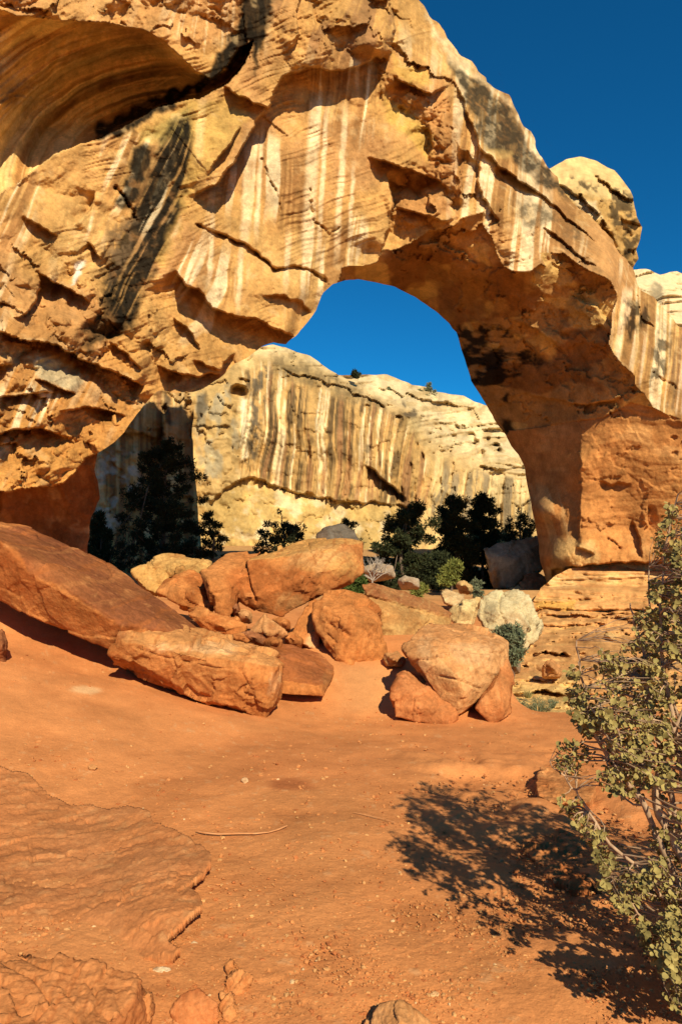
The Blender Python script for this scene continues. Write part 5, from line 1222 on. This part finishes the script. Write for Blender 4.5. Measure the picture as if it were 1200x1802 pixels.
def tree(name, label, cat, Y, profile, base_px, seed, leaf_mat, limbs=34, clumps=7, per=46, size=0.1, clump_r=0.34, group=None, trunk_r=0.13, depth=0.8, bare=0, top_gap=0.0, sink=0.4, bark=None, on_ground=True):
    """profile: (py, left px, right px) rows of the crown from top to bottom"""
    rnd = random.Random(seed); rng = np.random.default_rng(seed)
    b = at(base_px[0], base_px[1], Y); b.z = (min(b.z, float(gz(b.x, b.y))) if on_ground else b.z) - 0.05
    ys = [p[0] for p in profile]
    def row(py):
        l = np.interp(py, ys, [p[1] for p in profile]); r = np.interp(py, ys, [p[2] for p in profile]); return float(l), float(r)
    top = at((profile[0][1] + profile[0][2]) / 2, profile[0][0], Y)
    tb = Tubes()
    mid = at(sum(row((ys[0] + ys[-1]) / 2)) / 2, (ys[0] + ys[-1]) / 2, Y)
    spine = [b] + [b.lerp(mid, t) + Vector((rnd.uniform(-.1, .1), rnd.uniform(-.1, .1), 0)) for t in (0.35, 0.7)] + [mid] + [mid.lerp(top, t) + Vector((rnd.uniform(-.12, .12), rnd.uniform(-.1, .1), 0)) for t in (0.35, 0.7)] + [top]
    m = len(spine)
    tb.add(spine, [trunk_r * (1 - 0.93 * i / (m - 1)) for i in range(m)], 7)
    def spine_at(z):
        for i in range(m - 1):
            if spine[i].z <= z <= spine[i + 1].z or i == m - 2:
                t = (z - spine[i].z) / max(1e-6, spine[i + 1].z - spine[i].z)
                return spine[i].lerp(spine[i + 1], min(1, max(0, t)))
    cen, rad = [], []
    for k in range(limbs):
        u = (k + rnd.random()) / limbs
        py = ys[0] + (ys[-1] - ys[0]) * (0.03 + 0.97 * u ** 0.85)
        l, r = row(py)
        ang = rnd.uniform(0, 2 * math.pi)
        cxp, hw = (l + r) / 2, (r - l) / 2
        rr = rnd.uniform(0.6, 1.1)
        off = math.cos(ang) * hw * rr
        tip = at(cxp + off, py, Y); tip.y += math.sin(ang) * hw * rr * depth * Y / F_PX
        L = max(0.3, (hw * Y / F_PX))
        st = spine_at(tip.z - rnd.uniform(0.1, 0.55) * L)
        pts = bend(st, tip, 6, 0.10, rnd, -0.02)
        r0 = max(0.012, trunk_r * 0.32 * (0.4 + 0.6 * u))
        tb.add(pts, [r0 * (1 - 0.8 * i / 6) for i in range(7)], 5)
        if k < bare: continue
        for c in range(clumps):
            t = 1 - 0.75 * rnd.random() ** 1.5
            q = pts[min(6, int(t * 6))].lerp(pts[min(6, int(t * 6) + 1)], t * 6 - int(t * 6))
            jit = 0.5 * clump_r
            q = q + Vector((rnd.uniform(-jit, jit), rnd.uniform(-jit, jit), rnd.uniform(-jit, jit)))
            cen.append(q[:]); rad.append(clump_r * rnd.uniform(0.5, 1.15))
            if rnd.random() < 0.35: tb.add(bend(pts[min(6, int(t * 6))], q, 2, 0.1, rnd), [r0 * 0.3] * 3, 4)
    for k in range(8):   # leader
        t = rnd.uniform(0.55, 1.0); q = spine_at(b.z + (top.z - b.z) * t); l, r = row(HZ + (EYE - q.z) / Y * F_PX)
        cen.append((q + Vector((rnd.uniform(-1, 1) * (r - l) * 0.25 * Y / F_PX, rnd.uniform(-.2, .2), 0)))[:]); rad.append(clump_r * 0.6)
    root = thing(name, label, cat, b, group)
    off = np.array(b)
    link('trunk', tb.mesh('trunk', off), bark or M_BARK, root)
    V, F = sprigs(rng, cen, rad, per, size)
    link('crown', new_mesh('crown', V - off, [F], smooth=False), leaf_mat, root)
    return root

def tuft(name, label, Y, px, py, wpx, hpx, mat, seed, blades=90, group=None, cat='shrub', width=0.012, leafy=0):
    rnd = random.Random(seed); rng = np.random.default_rng(seed)
    b = at(px, py, Y)
    V, F = [], []
    W, H = wpx * Y / F_PX, hpx * Y / F_PX
    tips = []
    for k in range(blades):
        a = rnd.uniform(0, 6.28); rr = rnd.random() ** 0.5
        p0 = Vector((math.cos(a) * rr * W * 0.18, math.sin(a) * rr * W * 0.18, 0))
        p2 = Vector((math.cos(a) * rr * W * 0.5, math.sin(a) * rr * W * 0.5, H * rnd.uniform(0.5, 1.0) * (1 - 0.35 * rr * rr)))
        p1 = p0.lerp(p2, 0.55) + Vector((0, 0, H * 0.12))
        sd = Vector((rnd.uniform(-1, 1), rnd.uniform(-1, 1), 0)).normalized() * width * 0.5
        n = len(V); V += [p0 - sd, p0 + sd, p1 + sd * 0.8, p1 - sd * 0.8, p2]
        F += [(n, n + 1, n + 2), (n, n + 2, n + 3), (n + 3, n + 2, n + 4)]
        tips += [p1.lerp(p2, rnd.random())[:] for _ in range(2)]
    root = thing(name, label, cat, b, group)
    link('stems' if leafy else 'blades', new_mesh('blades', np.array([v[:] for v in V]), [np.array(F)], smooth=False), mat, root)
    if leafy:
        V2, F2 = sprigs(rng, tips, [W * 0.07] * len(tips), leafy, width * 1.6)
        link('foliage', new_mesh('foliage', V2, [F2], smooth=False), mat, root)
    return root

def build_plants():
    T = 'dark junipers and pines in the shade behind the arch'
    tree('pinyon_pine', 'tall dark pinyon pine in the shade under the left abutment', 'pine tree', 44, [(770, 292, 308), (790, 272, 326), (812, 248, 346), (840, 232, 360), (870, 212, 366), (905, 195, 368), (940, 182, 370), (975, 172, 372), (1010, 172, 372)], (285, 1030), 101, M_PINE, limbs=80, clumps=8, per=52, size=0.085, clump_r=0.36, group=T, trunk_r=0.22)
    tree('juniper', 'low dark juniper to the left of the tall pine, against the foot of the arch', 'juniper', 43, [(905, 172, 182), (930, 160, 200), (960, 152, 206), (1000, 150, 210)], (180, 1030), 102, M_JUN, limbs=22, clumps=6, per=44, group=T)
    tree('juniper', 'thin dark juniper just right of the tall pine, showing sky-lit gaps', 'juniper', 45, [(900, 358, 366), (925, 352, 392), (950, 350, 408), (985, 352, 412)], (368, 1020), 103, M_JUN, limbs=16, clumps=5, per=34, size=0.09, clump_r=0.26, group=T)
    tree('pinyon_pine', 'small dark pine with bare dead tips rising over the largest block', 'pine tree', 46, [(893, 486, 496), (915, 468, 520), (935, 450, 550), (960, 440, 560), (985, 440, 566)], (498, 1010), 104, M_PINE, limbs=34, clumps=6, per=44, size=0.09, clump_r=0.3, group=T, bare=7)
    tree('juniper', 'low dark bush left of the middle juniper, above the grey slab', 'juniper', 48, [(915, 602, 614), (930, 590, 630), (950, 586, 640), (990, 590, 640)], (612, 1010), 105, M_JUN, limbs=16, clumps=5, per=36, size=0.09, clump_r=0.28, group=T)
    tree('juniper', 'spreading dark juniper with a flat clumped crown in the middle of the opening', 'juniper', 47, [(884, 700, 738), (896, 678, 752), (915, 664, 768), (935, 655, 770), (965, 648, 762), (1000, 650, 752), (1040, 664, 748)], (712, 1050), 106, M_JUN, limbs=44, clumps=9, per=56, size=0.10, clump_r=0.40, group=T, trunk_r=0.2)
    tree('juniper', 'tall dense dark juniper right of the spreading one', 'juniper', 49, [(870, 786, 800), (885, 775, 820), (915, 768, 836), (950, 762, 842), (985, 762, 838), (1020, 768, 830)], (802, 1040), 107, M_JUN, limbs=44, clumps=9, per=56, size=0.10, clump_r=0.42, group=T, trunk_r=0.2)
    tree('juniper', 'rounded dark juniper beside the shaded grey boulder', 'juniper', 51, [(872, 836, 850), (890, 826, 866), (920, 822, 880), (950, 826, 880), (985, 836, 872)], (850, 1010), 108, M_JUN, limbs=36, clumps=8, per=52, size=0.10, clump_r=0.40, group=T)
    tree('juniper', 'ragged open juniper against the black edge of the pillar', 'juniper', 54, [(888, 905, 930), (905, 885, 945), (930, 878, 950), (960, 880, 950)], (915, 1000), 109, M_JUN, limbs=30, clumps=5, per=34, size=0.09, clump_r=0.32, group=T, bare=6)
    U_ = 'low dark undergrowth below the junipers'
    for k, (x, y0, hw, lb) in enumerate(((662, 990, 34, 'low dark undergrowth bush behind the bare dead shrub'), (748, 985, 36, 'low dark undergrowth bush between the spreading and the tall juniper'), (822, 980, 34, 'low dark undergrowth bush at the foot of the tall dense juniper'), (868, 992, 26, 'low dark undergrowth bush at the left end of the shaded grey boulder'))):
        tree('undergrowth_bush', lb, 'bush', 51.5, [(y0, x - 5, x + 5), (y0 + 14, x - hw * .7, x + hw * .7), (y0 + 34, x - hw, x + hw), (y0 + 56, x - hw, x + hw)], (x, y0 + 58), 160 + k, M_JUN, limbs=26, clumps=7, per=46, size=0.10, clump_r=0.36, group=U_, trunk_r=0.08)
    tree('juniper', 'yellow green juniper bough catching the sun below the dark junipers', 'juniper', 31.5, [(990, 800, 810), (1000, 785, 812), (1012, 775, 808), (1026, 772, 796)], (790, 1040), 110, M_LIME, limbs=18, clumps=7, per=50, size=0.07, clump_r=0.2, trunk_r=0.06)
    tree('juniper', 'olive juniper bush in half shade left of the sunlit bough', 'juniper', 34, [(975, 760, 785), (990, 744, 796), (1010, 740, 792), (1030, 745, 786)], (766, 1045), 111, M_JUN, limbs=24, clumps=8, per=50, size=0.08, clump_r=0.26)
    tree('shrub', 'small yellow green shrub at the foot of the spreading juniper', 'shrub', 29, [(1028, 735, 745), (1036, 726, 752), (1046, 726, 748)], (738, 1052), 112, M_LIME, limbs=14, clumps=6, per=40, size=0.05, clump_r=0.12, trunk_r=0.03)
    tree('shrub', 'airy pale green shrub in front of the shaded grey boulder', 'shrub', 28.5, [(1020, 835, 845), (1026, 824, 852), (1038, 824, 852), (1050, 832, 846)], (838, 1058), 113, M_SAGE, limbs=18, clumps=5, per=24, size=0.04, clump_r=0.10, trunk_r=0.025)
    tree('shrub', 'bright green bush between the largest block and the bare dead shrub', 'shrub', 14, [(1012, 622, 640), (1022, 606, 642), (1034, 602, 640), (1044, 610, 636)], (622, 1052), 114, flat_mat('bush_green', (0.06, 0.10, 0.02), (0.12, 0.15, 0.03), 8, 0.8, 0.2), limbs=22, clumps=6, per=40, size=0.035, clump_r=0.09, trunk_r=0.02)
    tree('shrub', 'grey green shrub growing between the angular boulder and the grey cream ones', 'shrub', 12.2, [(1102, 886, 908), (1112, 872, 918), (1130, 866, 922), (1150, 878, 916), (1162, 888, 906)], (896, 1168), 115, M_SAGE, limbs=34, clumps=7, per=40, size=0.03, clump_r=0.085, trunk_r=0.02)
    # leafless shrub
    rnd = random.Random(120)
    b0 = at(660, 1070, 14.5); b0.z = float(gz(b0.x, b0.y)) - 0.03; b = at(655, 1022, 14.5); tb = Tubes()
    tb.add(bend(b0, b, 4, 0.05, rnd), [0.03, 0.027, 0.024, 0.02, 0.017], 6)
    def grow(p, d, L, r, lev):
        q = p + d * L
        tb.add(bend(p, q, 3, 0.08, rnd), [r, r * 0.9, r * 0.8, r * 0.7], 5)
        if lev == 0: return
        for _ in range(3):
            nd = (d + Vector((rnd.uniform(-.9, .9), rnd.uniform(-.7, .7), rnd.uniform(-.35, .6)))).normalized()
            grow(p.lerp(q, rnd.uniform(0.5, 1)), nd, L * 0.72, r * 0.62, lev - 1)
    for _ in range(7):
        grow(b, Vector((rnd.uniform(-.9, 1.1), rnd.uniform(-.6, .6), rnd.uniform(0.35, 1))).normalized(), 0.26, 0.012, 3)
    root = thing('dead_shrub', 'leafless pale grey dead shrub right of the largest block', 'shrub', b0)
    link('branches', tb.mesh('branches', b0), M_DEAD, root)
    # on the cliff top
    K = 'shrubs on the cliff rim'
    for k, (Y, x, y0, y1, hw, lb) in enumerate(((88, 625, 653, 662, 9, 'small dark shrub on the left part of the cliff rim'), (98, 754, 674, 702, 12, 'pale green bush standing on the cliff rim'), (95, 642, 672, 684, 12, 'low grey shrub in the crack below the cliff rim'), (95, 675, 680, 690, 14, 'flat grey shrub on the white ledge of the cliff'), (96, 715, 700, 722, 16, 'dark green bush in the notch under the white cap'), (97, 740, 688, 706, 14, 'grey green bush left of the bush on the rim'))):
        tree('shrub', lb, 'shrub', Y * 1.5 - 4, [(y0, x - 2, x + 2), ((y0 + y1) / 2, x - hw, x + hw), (y1, x - hw, x + hw)], (x, y1 + 2), 130 + k, M_SAGE if k in (1, 2, 3, 5) else M_JUN, limbs=14, clumps=5, per=22, size=0.15, clump_r=0.4, group=K, trunk_r=0.07, on_ground=False)
    # small plants on the ledges
    S = 'small plants on the bedded ledges'
    tuft('grass_tuft', 'yellow green grass tuft on the pale ledge, uppermost of the four', 12.2, 928, 1228, 26, 17, M_GRASS, 141, 120, S, 'grass', 0.008)
    tuft('sagebrush', 'blue grey sagebrush spreading below the yellow green tuft', 11.2, 946, 1258, 62, 34, M_SAGE, 142, 120, S, 'shrub', 0.008, 3)
    tuft('sagebrush', 'smaller grey sagebrush left of the spreading one', 11.4, 912, 1250, 30, 22, M_SAGE, 143, 70, S, 'shrub', 0.008, 3)
    tuft('grass_tuft', 'little green tuft where the ledge meets the red dirt', 10.2, 950, 1278, 26, 14, M_GRASS, 144, 80, S, 'grass', 0.007)
    tuft('sagebrush', 'dry grey tuft at the right end of the spreading sagebrush', 11.4, 970, 1246, 24, 20, M_SAGE, 145, 60, S, 'shrub', 0.008, 2)
    # twig and straw lying on the trail
    for nm, lb, pts, r, mt in (('twig', 'crooked weathered stick lying on the trail right of the bedrock shelf', [(345, 1465), (362, 1470), (385, 1473), (420, 1472), (450, 1473), (472, 1471), (490, 1466), (505, 1459)], 0.0055, M_TWIG),
                               ('straw', 'thin pale straw on the dirt left of the shrub shadow', [(622, 1434), (650, 1440), (675, 1445), (695, 1451)], 0.003, M_TWIG)):
        tb = Tubes(); W = []
        for (x, y) in pts:
            D = float(ground_hit(x, y, 0.012)); p = at(x, y, D); g = Vector((p.x, p.y, 0))
            p.z += float(0.045 * fbm3(np.array([[p.x, p.y, 0.0]]), 1.6, 4, 301)[0]); W.append(p)
        tb.add(W, [r * (0.6 + 0.5 * math.sin(1.3 * i) ** 2) * (1.35 if i == len(W) - 1 else 1) for i in range(len(W))], 6)
        root = tag(link(nm, tb.mesh(nm, W[0]), mt, loc=W[0]), lb, nm)

def build_bush():
    rnd = random.Random(77); rng = np.random.default_rng(77)
    base = at(1290, 1745, 2.55); base.z = float(gz(base.x, base.y)) - 0.03
    stems = [
        ([(1196, 1640, 2.5), (1150, 1556, 2.47), (1074, 1486, 2.45), (1026, 1414, 2.42), (1000, 1376, 2.4), (966, 1342, 2.38)], 0.010),
        ([(1215, 1600, 2.55), (1132, 1418, 2.5), (1112, 1390, 2.5), (1078, 1350, 2.48), (1046, 1290, 2.46), (1026, 1210, 2.45), (1012, 1125, 2.45)], 0.013),
        ([(1225, 1580, 2.62), (1165, 1330, 2.62), (1140, 1240, 2.62), (1134, 1160, 2.62), (1120, 1110, 2.62), (1108, 1062, 2.62)], 0.014),
        ([(1222, 1560, 2.5), (1180, 1470, 2.5), (1150, 1400, 2.5), (1180, 1300, 2.52), (1200, 1250, 2.55), (1250, 1120, 2.6), (1260, 1000, 2.6)], 0.020),
        ([(1230, 1540, 2.6), (1195, 1330, 2.58), (1170, 1200, 2.56), (1160, 1080, 2.55), (1170, 970, 2.55), (1192, 868, 2.55)], 0.012),
        ([(1225, 1700, 2.48), (1165, 1650, 2.42), (1110, 1592, 2.4), (1072, 1540, 2.38)], 0.009),
        ([(1230, 1730, 2.45), (1190, 1690, 2.36), (1140, 1650, 2.32)], 0.008),
        ([(1240, 1560, 2.7), (1150, 1380, 2.85), (1090, 1270, 2.95), (1060, 1190, 3.0)], 0.012),
        ([(1250, 1560, 2.7), (1215, 1330, 2.85), (1150, 1130, 2.95), (1140, 1000, 3.0)], 0.012),
        ([(1330, 1500, 2.6), (1350, 1300, 2.65), (1330, 1120, 2.65), (1300, 960, 2.65)], 0.014),
        ([(1340, 1560, 2.6), (1400, 1350, 2.6), (1420, 1180, 2.6), (1410, 1020, 2.6)], 0.014),
        ([(1360, 1600, 2.6), (1450, 1450, 2.6), (1500, 1330, 2.6), (1520, 1200, 2.65)], 0.013),
        ([(1330, 1500, 2.9), (1330, 1300, 3.05), (1280, 1150, 3.1), (1270, 1000, 3.1)], 0.013),
        ([(1340, 1600, 2.9), (1400, 1400, 3.0), (1420, 1200, 3.1)], 0.012),
    ]
    tb_s = []
    node = []
    for pts, r in stems:
        P = [base + Vector((rnd.uniform(-.05, .05), rnd.uniform(-.05, .05), 0))] + [at(*p) for p in pts]
        # smooth polyline
        W = []
        for i in range(len(P) - 1):
            p0, p1, p2, p3 = P[max(0, i - 1)], P[i], P[i + 1], P[min(len(P) - 1, i + 2)]
            for t in (0, 0.25, 0.5, 0.75):
                W.append(0.5 * ((2 * p1) + (p2 - p0) * t + (2 * p0 - 5 * p1 + 4 * p2 - p3) * t * t + (3 * p1 - p0 - 3 * p2 + p3) * t ** 3))
        W.append(P[-1])
        W = [w + Vector((rnd.uniform(-1, 1), rnd.uniform(-1, 1), rnd.uniform(-1, 1))) * 0.004 for w in W]
        n = len(W)
        tb_s.append((W, [max(0.0022, r * (1 - 0.8 * i / (n - 1))) * rnd.uniform(0.9, 1.12) for i in range(n)]))
        node += [(W[i], r * (1 - 0.8 * i / (n - 1))) for i in range(3, n)]
    region = [(1190, 856), (1172, 880), (1168, 905), (1150, 940), (1140, 958), (1132, 985), (1150, 1010), (1140, 1050), (1130, 1090), (1100, 1150), (1075, 1120), (1035, 1105), (1008, 1125), (1000, 1180), (985, 1212), (1002, 1245), (1006, 1280), (1020, 1300), (988, 1312), (985, 1335), (960, 1345), (975, 1385), (985, 1420), (1002, 1440), (1030, 1490), (1045, 1530), (1062, 1560), (1085, 1600), (1110, 1620), (1128, 1650), (1150, 1690), (1175, 1740), (1190, 1780), (1260, 1790), (1330, 1780), (1420, 1700), (1500, 1560), (1560, 1400), (1560, 1200), (1480, 1050), (1420, 960), (1330, 880), (1260, 840)]
    A = np.array(region, float)
    cl = []
    tries = 0
    while len(cl) < 2900 and tries < 60000:
        tries += 1
        x, y = rnd.uniform(958, 1560), rnd.uniform(840, 1790)
        if not bool(inside(np.array([x]), np.array([y]), region)[0]): continue
        k = float(fbm2(np.array(x / 55), np.array(y / 55), 3, 501))
        if k < ((-0.22 if y > 1440 else -0.30 if y < 1100 else -0.08) if x < 1200 else -0.40): continue
        if x < 1098 and y < 1152: continue
        Yd = rnd.uniform(2.2, 3.05) if x > 1060 else rnd.uniform(2.3, 2.6)
        if y > 1600: Yd = rnd.uniform(2.05, 2.5)
        p = at(x, y, Yd)
        if p.z < 0.06: continue
        j = min(range(len(node)), key=lambda i: (node[i][0] - p).length + 0.25 * max(0, node[i][0].z - p.z))
        q, qr = node[j]
        if (q - p).length > 0.29: continue
        cl.append((p, q, qr))
    root = thing('buffaloberry_shrub', 'tall grey green round-leaved shrub at the right edge, casting the big shadow on the trail', 'shrub', base)
    off = np.array(base)
    for W, r in tb_s:
        t = Tubes(); t.add(W, r, 7)
        link('stem', t.mesh('stem', off), M_STEM, root)
    tw = Tubes()
    lv, lf = [], []
    # one cupped round leaf: centre, rim, midrib fold
    K = 8
    rim = [(0.5 + 0.5 * math.cos(2 * math.pi * i / K), 0.46 * math.sin(2 * math.pi * i / K)) for i in range(K)]
    leaf = np.array([(0.5, 0, -0.02)] + [(x, y, 0.42 * abs(y) ** 1.3 - 0.30 * (x - 0.35) ** 2 + 0.03) for x, y in rim])
    lfaces = np.array([(0, 1 + i, 1 + (i + 1) % K) for i in range(K)])
    nl = 0
    for p, q, qr in cl:
        W = bend(q, p, 4, 0.10, rnd, -0.03)
        r0 = min(0.0048, qr * 0.65)
        tw.add(W, [r0 * (1 - 0.55 * i / 4) for i in range(5)], 5)
        d = (W[-1] - W[-2]).normalized()
        d = (d + Vector((0, -0.1, 0.25))).normalized()
        m = rnd.randint(7, 12)
        sc = rnd.uniform(0.014, 0.023)
        for i in range(m):
            along = p - d * (0.062 * (i / m)) + Vector((rnd.uniform(-1, 1), rnd.uniform(-1, 1), rnd.uniform(-1, 1))) * 0.008
            a = 2.4 * i + rnd.uniform(-.4, .4)
            s1 = d.cross(Vector((0.2, 0.3, 0.9))).normalized(); s2 = d.cross(s1)
            out = (s1 * math.cos(a) + s2 * math.sin(a)) * rnd.uniform(0.6, 1.0) + d * (0.65 - 0.5 * i / m) + Vector((0, 0, -0.22))
            out.normalize()
            nrm = (d * 0.9 + Vector((0, 0, 0.5)) + Vector((rnd.uniform(-1, 1), rnd.uniform(-1, 1), rnd.uniform(-.6, .6))))
            sd = nrm.cross(out).normalized(); nrm = out.cross(sd).normalized()
            M = np.array([out[:], sd[:], nrm[:]]) * sc * rnd.uniform(0.65, 1.15)
            lv.append(leaf @ M + np.array(along)); lf.append(lfaces + nl); nl += len(leaf)
    link('twigs', tw.mesh('twigs', off), M_STEM, root)
    link('foliage', new_mesh('foliage', np.concatenate(lv) - off, [np.concatenate(lf)]), M_LEAF, root)
# ------------------------------------------------------------------ build
build_arch()
build_cliff()
build_ground()
build_boulders()
build_shelf()
build_gravel()
build_plants()
build_bush()
